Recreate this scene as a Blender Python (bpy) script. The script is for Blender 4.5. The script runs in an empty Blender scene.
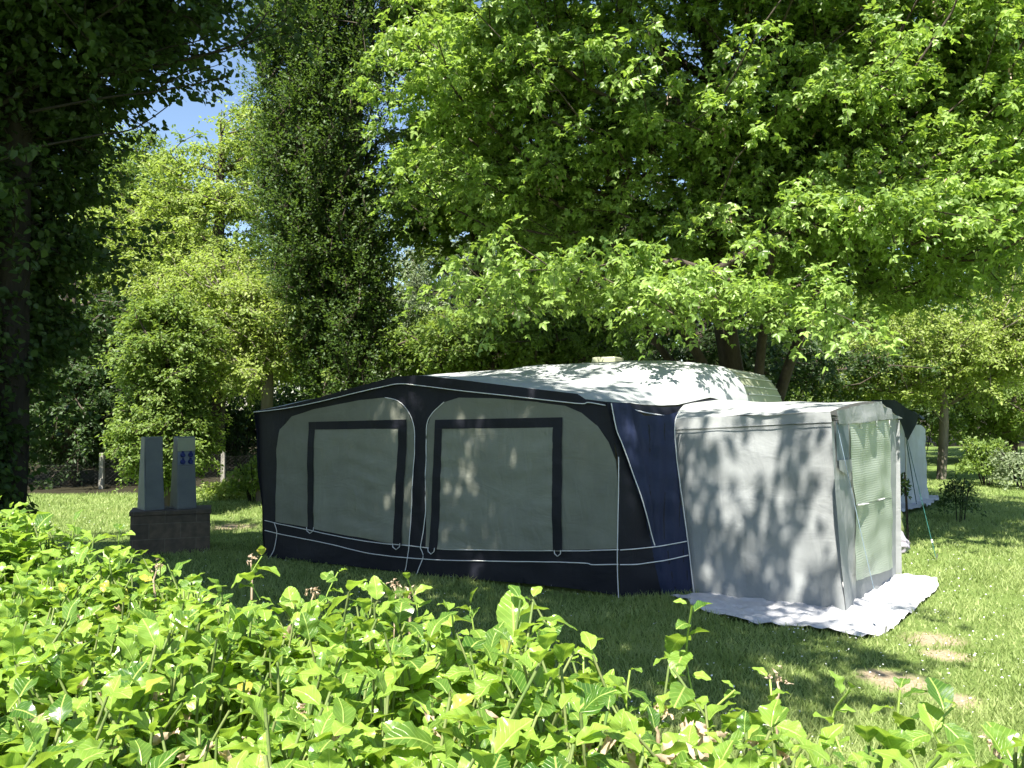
import bpy, bmesh, math
import numpy as np
from mathutils import Vector, Matrix
from mathutils.geometry import delaunay_2d_cdt

R = math.radians
rng = np.random.default_rng(7)
sc = bpy.context.scene
COL = sc.collection
F, CX, CY, EYE = 850.0, 512.0, 384.0, 1.85
PITCH = math.atan(28 / F)

# ------------------------------------------------------------------ camera maths
def ray(px, py):
    x, v = (px - CX) / F, (CY - py) / F
    c, s = math.cos(PITCH), math.sin(PITCH)
    return np.array([x, c - s * v, s + c * v])
def at(px, py, D):
    r = ray(px, py); return np.array([0, 0, EYE]) + r * (D / r[1])
def ground(px, py, z=0.0):
    r = ray(px, py); return np.array([0, 0, EYE]) + r * ((z - EYE) / r[2])

SUN_H = np.array([-0.35, -0.94]); SUN_H /= np.linalg.norm(SUN_H)
SUN_EL = 58.0
SUN = np.array([SUN_H[0] * math.cos(R(SUN_EL)), SUN_H[1] * math.cos(R(SUN_EL)), math.sin(R(SUN_EL))])

# ------------------------------------------------------------------ object helpers
def link(o, parent=None):
    COL.objects.link(o)
    if parent is not None:
        o.parent = parent
    return o
def tag(o, label=None, cat=None, group=None, kind=None):
    if label: o['label'] = label
    if cat: o['category'] = cat
    if group: o['group'] = group
    if kind: o['kind'] = kind
    return o
def thing(name, label, cat, loc=(0, 0, 0), group=None):
    o = bpy.data.objects.new(name, None); o.location = tuple(float(v) for v in loc)
    o.empty_display_size = 0.2
    link(o); tag(o, label, cat, group); return o
def finish(me, name, mat, parent, smooth=False):
    """mesh data is given in world coordinates; it is moved into the parent's frame"""
    if parent is not None and parent.parent is None and parent.location.length > 0:
        me.transform(Matrix.Translation(-parent.location))
    elif parent is not None and parent.parent is not None:
        me.transform(Matrix.Translation(-parent.parent.location - parent.location))
    me.materials.append(mat)
    if smooth:
        me.polygons.foreach_set('use_smooth', [True] * len(me.polygons))
    me.update()
    o = bpy.data.objects.new(name, me)
    return link(o, parent)
def np_mesh(name, verts, faces, mat, parent=None, smooth=False, attrs=None, uv=None):
    """verts (n,3); faces (m,k) all the same k"""
    verts = np.asarray(verts, dtype=np.float32); faces = np.asarray(faces, dtype=np.int32)
    me = bpy.data.meshes.new(name)
    n, (m, k) = len(verts), faces.shape
    me.vertices.add(n); me.vertices.foreach_set('co', verts.ravel())
    me.loops.add(m * k); me.loops.foreach_set('vertex_index', faces.ravel())
    me.polygons.add(m)
    me.polygons.foreach_set('loop_start', np.arange(0, m * k, k, dtype=np.int32))
    try: me.polygons.foreach_set('loop_total', np.full(m, k, dtype=np.int32))
    except Exception: pass
    me.update(calc_edges=True)
    if attrs:
        for a, v in attrs.items():
            at_ = me.attributes.new(a, 'FLOAT', 'POINT'); at_.data.foreach_set('value', np.asarray(v, dtype=np.float32))
    if uv is not None:
        l = me.uv_layers.new(name='UVMap'); l.data.foreach_set('uv', np.asarray(uv, dtype=np.float32)[faces.ravel()].ravel())
    return finish(me, name, mat, parent, smooth)
def mesh_from(name, verts, faces, mat, parent=None, smooth=False, bevel=0):
    bm = bmesh.new(); vs = [bm.verts.new(tuple(map(float, v))) for v in verts]
    for f in faces:
        try: bm.faces.new([vs[i] for i in f])
        except ValueError: pass
    bmesh.ops.recalc_face_normals(bm, faces=bm.faces)
    if bevel:
        bmesh.ops.bevel(bm, geom=list(bm.edges), offset=bevel, segments=2, affect='EDGES', profile=0.5)
    me = bpy.data.meshes.new(name); bm.to_mesh(me); bm.free()
    return finish(me, name, mat, parent, smooth)

def tube_data(pts, r, sides=6):
    pts = np.asarray(pts, dtype=float); n = len(pts)
    rr = np.full(n, r) if np.isscalar(r) else np.asarray(r, dtype=float)
    t = np.gradient(pts, axis=0); t /= np.linalg.norm(t, axis=1)[:, None] + 1e-9
    ref = np.array([0, 0, 1.0]) if abs(t[0][2]) < .9 else np.array([1.0, 0, 0])
    a = np.cross(t, ref); a /= np.linalg.norm(a, axis=1)[:, None] + 1e-9
    b = np.cross(t, a)
    ang = np.linspace(0, 2 * np.pi, sides, endpoint=False)
    v = pts[:, None] + rr[:, None, None] * (np.cos(ang)[None, :, None] * a[:, None] + np.sin(ang)[None, :, None] * b[:, None])
    v = v.reshape(-1, 3); f = []
    for i in range(n - 1):
        for j in range(sides):
            k = (j + 1) % sides
            f.append((i * sides + j, i * sides + k, (i + 1) * sides + k, (i + 1) * sides + j))
    return v, np.array(f)
def tubes(name, paths, r, mat, parent=None, sides=6):
    V, Fs, o = [], [], 0
    for p in paths:
        v, f = tube_data(p, r, sides); V.append(v); Fs.append(f + o); o += len(v)
    return np_mesh(name, np.concatenate(V), np.concatenate(Fs), mat, parent, True)
def catmull(P, n=8, closed=False):
    P = [np.asarray(p, dtype=float) for p in P]; m = len(P); out = []
    rngi = range(m) if closed else range(m - 1)
    for i in rngi:
        p0 = P[(i - 1) % m] if (closed or i > 0) else P[0]
        p1, p2 = P[i], P[(i + 1) % m]
        p3 = P[(i + 2) % m] if (closed or i + 2 < m) else P[-1]
        for k in range(n):
            t = k / n
            out.append(.5 * ((2 * p1) + (-p0 + p2) * t + (2 * p0 - 5 * p1 + 4 * p2 - p3) * t * t + (-p0 + 3 * p1 - 3 * p2 + p3) * t ** 3))
    if not closed: out.append(P[-1])
    return out
def inside(poly, x, y):
    poly = np.asarray(poly); res = np.zeros(np.shape(x), bool); j = len(poly) - 1
    for i in range(len(poly)):
        xi, yi, xj, yj = *poly[i][:2], *poly[j][:2]
        c = ((yi > y) != (yj > y)) & (x < (xj - xi) * (y - yi) / (yj - yi + 1e-12) + xi)
        res ^= c; j = i
    return res
def cdt_sheet(outline, step):
    """2D outline -> triangulated sheet with inner grid points"""
    o = []
    m = len(outline)
    for i in range(m):
        a, b = np.array(outline[i], float), np.array(outline[(i + 1) % m], float)
        k = max(1, int(np.linalg.norm(b - a) / step))
        for q in range(k): o.append(a + (b - a) * q / k)
    lo, hi = np.min(o, 0), np.max(o, 0)
    gx, gy = np.meshgrid(np.arange(lo[0] + step / 2, hi[0], step), np.arange(lo[1] + step / 2, hi[1], step))
    gx = gx.ravel() + rng.uniform(-.1, .1, gx.size) * step; gy = gy.ravel() + rng.uniform(-.1, .1, gy.size) * step
    k = inside(o, gx, gy); pts = [Vector(p) for p in o] + [Vector((a, b)) for a, b in zip(gx[k], gy[k])]
    n = len(o)
    vs, _, fs, _, _, _ = delaunay_2d_cdt(pts, [(i, (i + 1) % n) for i in range(n)], [], 1, 1e-5)
    return np.array([tuple(v) for v in vs]), np.array([tuple(f) for f in fs if len(f) == 3])

# ------------------------------------------------------------------ materials
def new_mat(name):
    m = bpy.data.materials.new(name); m.use_nodes = True
    nt = m.node_tree; nt.nodes.clear(); return m, nt
def N(nt, t, **kw):
    n = nt.nodes.new(t)
    for k, v in kw.items():
        if k == 'ins':
            for a, b in v.items(): n.inputs[a].default_value = b
        else: setattr(n, k, v)
    return n
def ramp(nt, fac, stops):
    r = nt.nodes.new('ShaderNodeValToRGB'); e = r.color_ramp.elements
    while len(e) < len(stops): e.new(.5)
    for i, (p, c) in enumerate(stops):
        e[i].position = p; e[i].color = (*c, 1)
    nt.links.new(fac, r.inputs[0]); return r.outputs[0]
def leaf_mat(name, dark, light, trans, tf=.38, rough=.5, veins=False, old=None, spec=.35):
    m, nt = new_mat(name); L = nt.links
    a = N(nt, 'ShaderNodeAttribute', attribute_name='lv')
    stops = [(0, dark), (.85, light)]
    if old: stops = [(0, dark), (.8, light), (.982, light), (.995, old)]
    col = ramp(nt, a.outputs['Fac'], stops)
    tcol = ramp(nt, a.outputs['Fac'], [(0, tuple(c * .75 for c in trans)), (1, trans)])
    p = N(nt, 'ShaderNodeBsdfPrincipled', ins={'Roughness': rough, 'Specular IOR Level': spec})
    t = N(nt, 'ShaderNodeBsdfTranslucent'); mx = N(nt, 'ShaderNodeMixShader', ins={0: tf})
    out = N(nt, 'ShaderNodeOutputMaterial')
    if veins:
        uv = N(nt, 'ShaderNodeUVMap'); sp = N(nt, 'ShaderNodeSeparateXYZ'); L.new(uv.outputs[0], sp.inputs[0])
        ax = N(nt, 'ShaderNodeMath', operation='ABSOLUTE'); L.new(sp.outputs[0], ax.inputs[0])
        mid = N(nt, 'ShaderNodeMapRange', ins={1: .008, 2: .03, 3: 1., 4: 0.}); L.new(ax.outputs[0], mid.inputs[0])
        # side veins: stripes of (y - 0.9|x|)
        q = N(nt, 'ShaderNodeMath', operation='MULTIPLY_ADD', ins={1: -.9}); L.new(ax.outputs[0], q.inputs[0]); L.new(sp.outputs[1], q.inputs[2])
        q2 = N(nt, 'ShaderNodeMath', operation='MULTIPLY', ins={1: 50.}); L.new(q.outputs[0], q2.inputs[0])
        q3 = N(nt, 'ShaderNodeMath', operation='SINE'); L.new(q2.outputs[0], q3.inputs[0])
        q4 = N(nt, 'ShaderNodeMapRange', ins={1: .8, 2: 1., 3: 0., 4: .45}); L.new(q3.outputs[0], q4.inputs[0])
        mxv = N(nt, 'ShaderNodeMath', operation='MAXIMUM'); L.new(mid.outputs[0], mxv.inputs[0]); L.new(q4.outputs[0], mxv.inputs[1])
        mc = N(nt, 'ShaderNodeMix', data_type='RGBA'); L.new(mxv.outputs[0], mc.inputs[0]); L.new(col, mc.inputs[6])
        mc.inputs[7].default_value = (light[0] * 1.7, light[1] * 1.5, light[2] * 2.2, 1); col = mc.outputs[2]
        nz = N(nt, 'ShaderNodeTexNoise', ins={'Scale': 90., 'Detail': 2.})
        mu = N(nt, 'ShaderNodeMath', operation='MULTIPLY_ADD', ins={1: .5}); L.new(nz.outputs[0], mu.inputs[0]); L.new(mxv.outputs[0], mu.inputs[2])
        bp = N(nt, 'ShaderNodeBump', ins={'Strength': .5, 'Distance': .002}); L.new(mu.outputs[0], bp.inputs['Height']); L.new(bp.outputs[0], p.inputs['Normal'])
    L.new(col, p.inputs['Base Color']); L.new(tcol, t.inputs[0])
    L.new(p.outputs[0], mx.inputs[1]); L.new(t.outputs[0], mx.inputs[2]); L.new(mx.outputs[0], out.inputs[0])
    return m
def surf_mat(name, c1, c2, scale=5, rough=.8, bump=.3, bscale=40, dist=.01, trans=0, tcol=None, spec=.3, stretch=None, detail=6, weave=0, metal=0):
    m, nt = new_mat(name); L = nt.links
    tc = N(nt, 'ShaderNodeTexCoord'); src = tc.outputs['Object']
    if stretch:
        mp = N(nt, 'ShaderNodeMapping'); mp.inputs['Scale'].default_value = stretch; L.new(src, mp.inputs[0]); src = mp.outputs[0]
    n1 = N(nt, 'ShaderNodeTexNoise', ins={'Scale': float(scale), 'Detail': float(detail), 'Roughness': .6}); L.new(src, n1.inputs[0])
    col = ramp(nt, n1.outputs[0], [(.3, c1), (.7, c2)])
    p = N(nt, 'ShaderNodeBsdfPrincipled', ins={'Roughness': rough, 'Specular IOR Level': spec, 'Metallic': float(metal)})
    L.new(col, p.inputs['Base Color'])
    n2 = N(nt, 'ShaderNodeTexNoise', ins={'Scale': float(bscale), 'Detail': 5.}); L.new(src, n2.inputs[0])
    bp = N(nt, 'ShaderNodeBump', ins={'Strength': bump, 'Distance': dist}); L.new(n2.outputs[0], bp.inputs['Height'])
    L.new(bp.outputs[0], p.inputs['Normal'])
    out = N(nt, 'ShaderNodeOutputMaterial')
    if trans:
        t = N(nt, 'ShaderNodeBsdfTranslucent'); t.inputs[0].default_value = (*(tcol or c2), 1)
        mx = N(nt, 'ShaderNodeMixShader', ins={0: trans}); L.new(p.outputs[0], mx.inputs[1]); L.new(t.outputs[0], mx.inputs[2]); L.new(mx.outputs[0], out.inputs[0])
    else: L.new(p.outputs[0], out.inputs[0])
    return m
def fabric(name, c, var=.12, trans=.0, rough=.75, wr=.6, tcol=None):
    """tent cloth: weather marks, long soft creases and a fine weave"""
    m, nt = new_mat(name); L = nt.links
    tc = N(nt, 'ShaderNodeTexCoord'); src = tc.outputs['Object']
    n1 = N(nt, 'ShaderNodeTexNoise', ins={'Scale': 2.2, 'Detail': 7., 'Roughness': .65}); L.new(src, n1.inputs[0])
    col = ramp(nt, n1.outputs[0], [(.3, tuple(v * (1 - var) for v in c)), (.7, tuple(min(1, v * (1 + var)) for v in c))])
    mp = N(nt, 'ShaderNodeMapping'); mp.inputs['Scale'].default_value = (1.6, 1.6, 3.2); mp.inputs['Rotation'].default_value = (.2, .35, .5); L.new(src, mp.inputs[0])
    a = N(nt, 'ShaderNodeTexNoise', ins={'Scale': 1.1, 'Detail': 4., 'Roughness': .55, 'Distortion': .8}); L.new(mp.outputs[0], a.inputs[0])
    mp2 = N(nt, 'ShaderNodeMapping'); mp2.inputs['Scale'].default_value = (7., 7., 1.6); mp2.inputs['Rotation'].default_value = (-.15, .1, 0); L.new(src, mp2.inputs[0])
    b = N(nt, 'ShaderNodeTexNoise', ins={'Scale': 1., 'Detail': 3., 'Roughness': .5, 'Distortion': .6}); L.new(mp2.outputs[0], b.inputs[0])
    # creases: |noise - .5| ridges
    s1 = N(nt, 'ShaderNodeMath', operation='SUBTRACT', ins={1: .5}); L.new(b.outputs[0], s1.inputs[0])
    s2 = N(nt, 'ShaderNodeMath', operation='ABSOLUTE'); L.new(s1.outputs[0], s2.inputs[0])
    ad = N(nt, 'ShaderNodeMath', operation='ADD'); L.new(a.outputs[0], ad.inputs[0]); L.new(s2.outputs[0], ad.inputs[1])
    fine = N(nt, 'ShaderNodeTexNoise', ins={'Scale': 220., 'Detail': 1.}); L.new(src, fine.inputs[0])
    f2 = N(nt, 'ShaderNodeMath', operation='MULTIPLY_ADD', ins={1: .02}); L.new(fine.outputs[0], f2.inputs[0]); L.new(ad.outputs[0], f2.inputs[2])
    bp = N(nt, 'ShaderNodeBump', ins={'Strength': wr * .55, 'Distance': .05}); L.new(f2.outputs[0], bp.inputs['Height'])
    p = N(nt, 'ShaderNodeBsdfPrincipled', ins={'Roughness': rough, 'Specular IOR Level': .3})
    L.new(col, p.inputs['Base Color']); L.new(bp.outputs[0], p.inputs['Normal'])
    out = N(nt, 'ShaderNodeOutputMaterial')
    if trans:
        t = N(nt, 'ShaderNodeBsdfTranslucent'); t.inputs[0].default_value = (*(tcol or c), 1); L.new(bp.outputs[0], t.inputs['Normal'])
        mx = N(nt, 'ShaderNodeMixShader', ins={0: trans}); L.new(p.outputs[0], mx.inputs[1]); L.new(t.outputs[0], mx.inputs[2]); L.new(mx.outputs[0], out.inputs[0])
    else: L.new(p.outputs[0], out.inputs[0])
    return m

M = {}
M['bark'] = surf_mat('bark', (.04, .032, .025), (.10, .08, .06), 6, .95, .9, 30, .03, stretch=(1, 1, .25))
M['bark_dark'] = surf_mat('bark_dark', (.014, .012, .009), (.035, .03, .024), 6, .95, .9, 30, .03, stretch=(1, 1, .25))
M['bark_pale'] = surf_mat('bark_pale', (.12, .1, .08), (.24, .21, .17), 6, .95, .8, 30, .03, stretch=(1, 1, .25))
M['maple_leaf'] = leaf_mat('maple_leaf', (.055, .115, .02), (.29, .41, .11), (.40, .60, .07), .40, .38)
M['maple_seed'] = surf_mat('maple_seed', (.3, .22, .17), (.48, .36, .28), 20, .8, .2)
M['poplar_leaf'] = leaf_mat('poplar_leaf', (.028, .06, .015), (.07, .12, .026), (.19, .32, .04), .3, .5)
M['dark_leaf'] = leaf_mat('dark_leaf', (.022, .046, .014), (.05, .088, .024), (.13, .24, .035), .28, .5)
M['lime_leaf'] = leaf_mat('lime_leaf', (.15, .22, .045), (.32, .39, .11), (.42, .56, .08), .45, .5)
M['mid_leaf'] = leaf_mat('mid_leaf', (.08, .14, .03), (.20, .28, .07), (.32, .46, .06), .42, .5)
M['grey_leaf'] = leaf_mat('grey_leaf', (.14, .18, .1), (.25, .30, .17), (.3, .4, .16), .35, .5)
M['hedge_leaf'] = leaf_mat('hedge_leaf', (.035, .10, .018), (.25, .39, .06), (.42, .62, .06), .40, .27, veins=True, old=(.42, .36, .06), spec=.5)
M['hedge_stem'] = surf_mat('hedge_stem', (.08, .15, .03), (.2, .22, .08), 25, .8, .4, 60, .003)
M['dry'] = surf_mat('dry', (.35, .25, .16), (.66, .52, .38), 60, .9, .5, 90, .002, trans=.25, tcol=(.6, .42, .25))
M['navy'] = fabric('navy', (.006, .007, .013), wr=.5, rough=.6)
M['blue'] = fabric('blue', (.014, .021, .055), wr=.7, rough=.6)  # the navy cloth again, with sunlight put into its colour
M['awning_grey'] = fabric('awning_grey', (.19, .198, .16), wr=.7, trans=.12)
M['blind'] = fabric('blind', (.225, .235, .192), wr=.95, trans=.12)
M['roof'] = fabric('roof', (.35, .37, .365), wr=.35, trans=.1)
M['annex'] = fabric('annex', (.28, .295, .295), wr=.55, trans=.18)
M['annex_roof'] = fabric('annex_roof', (.34, .355, .35), wr=.4, trans=.15)
M['vent'] = fabric('vent', (.12, .15, .17), wr=.3)
M['piping'] = surf_mat('piping', (.6, .6, .6), (.75, .75, .74), 10, .6, .1)
M['sheet'] = fabric('sheet', (.50, .50, .51), wr=1., rough=.45)
M['caravan'] = surf_mat('caravan', (.30, .32, .22), (.38, .39, .28), 2, .35, .08, 8, .02, spec=.5)  # cream body toned olive: green light through the leaves put into colour
M['grey_green'] = fabric('grey_green', (.06, .075, .075), wr=.5)
M['rope'] = surf_mat('rope', (.015, .07, .06), (.02, .11, .09), 30, .7, .3)
M['rope_blue'] = surf_mat('rope_blue', (.12, .17, .22), (.2, .26, .3), 30, .7, .3)
M['glass'] = surf_mat('glass', (.02, .025, .03), (.03, .035, .04), 3, .1, .02, spec=.6)
M['post'] = surf_mat('post', (.2, .19, .16), (.3, .28, .24), 8, .9, .5, 40, .01)
M['wire'] = surf_mat('wire', (.05, .055, .05), (.09, .09, .08), 30, .5, .1, metal=.6)
M['brick'] = None
M['metal'] = surf_mat('metal', (.3, .3, .3), (.4, .4, .4), 8, .4, .05, metal=.8)

# ------------------------------------------------------------------ leaves & trees
T_SIMPLE = (np.array([[0, 0, 0], [-.26, .38, .05], [-.16, .74, .03], [0, 1, -.08], [.16, .74, .03], [.26, .38, .05]]),
            np.array([[0, 3, 2, 1], [0, 5, 4, 3]]))
T_BROAD = (np.array([[0, 0, 0], [-.4, .35, .07], [-.27, .72, .03], [0, 1.05, -.14], [.27, .72, .03], [.4, .35, .07]]),
           np.array([[0, 3, 2, 1], [0, 5, 4, 3]]))
# three leaflets in one leaf (box elder)
def _tri():
    V, Fc = [], []
    for k, (ang, ln, oy) in enumerate(((0, 1, .2), (62, .8, .08), (-62, .8, .08))):
        a = R(ang); b = T_SIMPLE[0].copy() * np.array([1.15, 1, 1]) * ln * .85; b[:, 2] -= (b[:, 1] ** 2) * .22
        rot = np.stack([b[:, 0] * math.cos(a) + b[:, 1] * math.sin(a), -b[:, 0] * math.sin(a) + b[:, 1] * math.cos(a) + oy, b[:, 2]], 1)
        V.append(rot); Fc.append(T_SIMPLE[1] + 6 * k)
    return np.concatenate(V), np.concatenate(Fc)
T_TRI = _tri()
def leaf_arrays(pos, d, nrm, size, tmpl, lv):
    V0, F0 = tmpl
    d = d / (np.linalg.norm(d, axis=1)[:, None] + 1e-9)
    s = np.cross(d, nrm); s /= np.linalg.norm(s, axis=1)[:, None] + 1e-9
    n = np.cross(s, d)
    V = pos[:, None] + size[:, None, None] * (V0[None, :, 0:1] * s[:, None] + V0[None, :, 1:2] * d[:, None] + V0[None, :, 2:3] * n[:, None])
    k = len(V0); Fc = F0[None] + (np.arange(len(pos)) * k)[:, None, None]
    return V.reshape(-1, 3), Fc.reshape(-1, F0.shape[1]), np.repeat(lv, k)

def skeleton(trunk, tips, k_rise=.5, pen=2., seg=.55, rg=None):
    nodes = [np.array(p, float) for p in trunk]; par = [-1] + list(range(len(trunk) - 1))
    base = nodes[0]
    ntr = len(trunk)
    order = np.argsort([np.linalg.norm(t - nodes[ntr - 1]) for t in tips])
    arr = np.array(nodes); tipnode = np.zeros(len(tips), int)
    low = nodes[max(1, ntr // 3)][2]
    for i in order:
        t = tips[i]
        dv = arr - t; dh = np.hypot(dv[:, 0], dv[:, 1]); dist = np.linalg.norm(dv, axis=1)
        cost = dist + pen * np.maximum(0, arr[:, 2] - (t[2] - k_rise * dh)) + 5 * (arr[:, 2] < low * .6)
        j = int(np.argmin(cost)); a = arr[j]; L = np.linalg.norm(t - a); k = max(1, int(L / seg))
        new = []; prev = j
        wob = rg.normal(0, .06 * L, 3)
        for q in range(1, k + 1):
            f = q / k; p = a + (t - a) * f + wob * math.sin(math.pi * f) + np.array([0, 0, .12 * L * math.sin(math.pi * f)])
            nodes.append(p); par.append(prev); prev = len(nodes) - 1; new.append(p)
        arr = np.concatenate([arr, np.array(new)]); tipnode[i] = prev
    return arr, np.array(par), tipnode
def skeleton_mesh(arr, par, r_trunk, r_min, sides=5, power=.5):
    n = len(arr); cnt = np.ones(n)
    for i in range(n - 1, 0, -1): cnt[par[i]] += cnt[i]
    r = r_min * (cnt ** power); r = np.minimum(r, r_trunk * (cnt / cnt[0]) ** .35)
    r = np.maximum(r, r_min)
    d = np.zeros((n, 3)); d[1:] = arr[1:] - arr[par[1:]]; d[0] = d[1] if n > 1 else (0, 0, 1)
    d /= np.linalg.norm(d, axis=1)[:, None] + 1e-9
    def ring(c, dd, rr):
        ref = np.where(np.abs(dd[:, 2:3]) < .9, np.array([[0, 0, 1.]]), np.array([[1., 0, 0]]))
        ref = np.tile(np.array([[.3, .9, .1]]), (len(dd), 1))
        a = np.cross(dd, ref); a /= np.linalg.norm(a, axis=1)[:, None] + 1e-9; b = np.cross(dd, a)
        ang = np.linspace(0, 2 * np.pi, sides, endpoint=False)
        return c[:, None] + rr[:, None, None] * (np.cos(ang)[None, :, None] * a[:, None] + np.sin(ang)[None, :, None] * b[:, None])
    idx = np.arange(1, n); p = par[1:]
    dp = d[p].copy()
    side = (r[idx] < .6 * r[p]); dp[side] = d[idx][side]
    A = ring(arr[p], dp, np.minimum(r[p], r[idx] * 1.5)); B = ring(arr[idx], d[idx], r[idx])
    V = np.concatenate([A, B], 1).reshape(-1, 3); m = len(idx)
    f = np.array([(j, (j + 1) % sides, sides + (j + 1) % sides, sides + j) for j in range(sides)])
    Fc = (f[None] + (np.arange(m) * 2 * sides)[:, None, None]).reshape(-1, 4)
    return V, Fc
def sample_boughs(ells, n, rg, shell=.45):
    w = np.array([e[6] if len(e) > 6 else e[3] * e[4] * e[5] for e in ells]); w = w / w.sum()
    ch = rg.choice(len(ells), n, p=w); E = np.array([e[:6] for e in ells])[ch]
    v = rg.normal(size=(n, 3)); v /= np.linalg.norm(v, axis=1)[:, None]
    rr = rg.uniform(shell ** 3, 1, n) ** (1 / 3.)
    return E[:, :3] + v * rr[:, None] * E[:, 3:6], E[:, :3]
def tree(name, label, cat, trunk, ells, nb, tips_per, leaves_per, leaf_size, mat, bark='bark', seed=1, r_trunk=.2, bough=(1., .3),
         spray=.5, up=0., droop=.35, tmpl=T_SIMPLE, k_rise=.5, keep=None, group=None, r_min=.008, shell=.45, twigs=4, seeds=0, flat=.45, face=None, seg=.55):
    rg = np.random.default_rng(seed)
    c, ce = sample_boughs(ells, nb, rg, shell)
    c = np.repeat(c, tips_per, 0); ce = np.repeat(ce, tips_per, 0)
    tips = c + rg.normal(size=c.shape) * np.array([bough[0], bough[0], bough[1]]) * .5
    # boughs sag away from the centre
    h = np.hypot(tips[:, 0] - c[:, 0], tips[:, 1] - c[:, 1]); tips[:, 2] -= .25 * h
    tips[:, 2] = np.maximum(tips[:, 2], .15)
    if keep is not None:
        k = keep(tips); tips = tips[k]; ce = ce[k]
    trunk = np.array(trunk, float)
    root = thing(name, label, cat, trunk[0], group)
    tr = np.array(catmull(trunk, 4))
    arr, par, tn = skeleton(tr, tips, k_rise=k_rise, rg=rg, seg=seg)
    V, Fc = skeleton_mesh(arr, par, r_trunk, r_min)
    # twigs with leaves
    nT = len(tips); K = twigs
    out = tips - trunk.mean(0); out[:, 2] *= .3; out /= np.linalg.norm(out, axis=1)[:, None] + 1e-9
    td = np.repeat(out, K, 0) * .5 + rg.normal(size=(nT * K, 3)) * np.array([1, 1, flat]); td[:, 2] += up
    td /= np.linalg.norm(td, axis=1)[:, None]
    tl = spray * rg.uniform(.5, 1.15, nT * K); tp = np.repeat(tips, K, 0)
    e1 = tp + td * tl[:, None] * .5 - np.array([0, 0, 1.]) * (droop * tl * .25)[:, None]
    e2 = tp + td * tl[:, None] - np.array([0, 0, 1.]) * (droop * tl)[:, None]
    ang = np.array([0, 2.1, 4.2])
    def tri(cn, r): return cn[:, None] + r * np.stack([np.cos(ang), np.sin(ang), np.zeros(3)], 1)[None] if abs(up) < 5 else cn
    tw = np.concatenate([tri(tp, r_min * .8), tri(e1, r_min * .6), tri(e2, r_min * .3)], 1).reshape(-1, 3)
    tf = np.array([(0, 1, 4, 3), (1, 2, 5, 4), (2, 0, 3, 5), (3, 4, 7, 6), (4, 5, 8, 7), (5, 3, 6, 8)])
    tF = (tf[None] + (np.arange(nT * K) * 9)[:, None, None]).reshape(-1, 4) + len(V)
    np_mesh('trunk', np.concatenate([V, tw]), np.concatenate([Fc, tF]), M[bark], root, True)
    nl = leaves_per * nT * K
    ii = np.repeat(np.arange(nT * K), leaves_per); t = rg.uniform(.05, 1.08, nl)
    pos = tp[ii] + td[ii] * (tl[ii] * t)[:, None] - np.array([0, 0, 1.]) * (droop * tl[ii] * t * t)[:, None]
    pos += rg.normal(size=pos.shape) * leaf_size * .45
    perp = rg.normal(size=(nl, 3)); ld = td[ii] * .5 + perp * .75; ld[:, 2] = ld[:, 2] * .6 - .45 + up * .5
    nr = rg.normal(size=(nl, 3)) * .55 + np.array([0, 0, 1.]) + (out[ii // K] * .25)
    if face is not None: nr += np.array(face)
    size = leaf_size * rg.uniform(.65, 1.25, nl)
    bl = rg.uniform(0, 1, nT)[ii // K]
    lv = np.clip(.55 * rg.uniform(0, 1, nl) + .45 * bl, 0, 1)
    LV, LF, la = leaf_arrays(pos, ld, nr, size, tmpl, lv)
    np_mesh('crown', LV, LF, M[mat], root, False, {'lv': la})
    if seeds:
        si = rg.choice(nT * K, seeds); P = []
        sp = e1[si]; n = 7
        sp = np.repeat(sp, n, 0) + rg.normal(size=(seeds * n, 3)) * np.array([.03, .03, .02])
        sp[:, 2] -= np.tile(np.linspace(.02, .2, n), seeds)
        dd = rg.normal(size=(seeds * n, 3)) * .4 - np.array([0, 0, 1.])
        SV, SF, sl = leaf_arrays(sp, dd, rg.normal(size=dd.shape), np.full(seeds * n, .055), T_SIMPLE, np.ones(seeds * n))
        np_mesh('seed_bunches', SV, SF, M['maple_seed'], root, False)
    return root
def E(px, py, D, rpx, rpy, rd, w=None):
    p = at(px, py, D); e = [p[0], p[1], p[2], rpx * D / F, rd, rpy * D / F]
    if w: e.append(w)
    return e
def X(px, D): return (px - CX) / F * D

# ---- the big box elder over the tent
mt = [(X(752, 14.6), 14.6, 0), (X(748, 14.4), 14.4, 1.4), (X(735, 14.2), 14.2, 2.4), (X(722, 13.9), 13.9, 4), (X(715, 13.6), 13.6, 6.5), (X(715, 13.4), 13.4, 9)]
be = tree('box_elder_tree', 'huge bright green box elder spreading over the caravan with hanging seed bunches', 'tree', mt,
     [E(710, 90, 13.2, 240, 170, 2.6, 5), E(890, 100, 12.6, 140, 150, 2.2, 2.4), E(520, 75, 12.8, 78, 115, 1.6, 1.6), E(740, -120, 13, 290, 140, 3., 3.),
      E(960, 10, 12, 110, 100, 1.6, 1.2), E(700, 235, 14.6, 190, 40, 1., .8), E(930, 270, 13, 90, 20, 1., .5),
      E(550, 262, 10.8, 50, 6, .4, .26), E(680, 272, 10.8, 75, 8, .5, .3), E(845, 205, 10.8, 42, 10, .5, .2), E(770,300,11,20,6,.3,.12), E(970,200,11,60,14,.7,.2), E(640, -190, 10.6, 190, 55, 1.3, 1.7)],  # last clump: unseen foliage added above the frame to shade the crown
     400, 9, 12, .102, 'maple_leaf', 'bark', 11, r_trunk=.2, bough=(1.25, .28), spray=.5, tmpl=T_TRI, seeds=420, droop=.45, r_min=.006,
     keep=lambda t: t[:, 2] > 3.0 + .24 * (t[:, 1] - 10.8))

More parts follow.
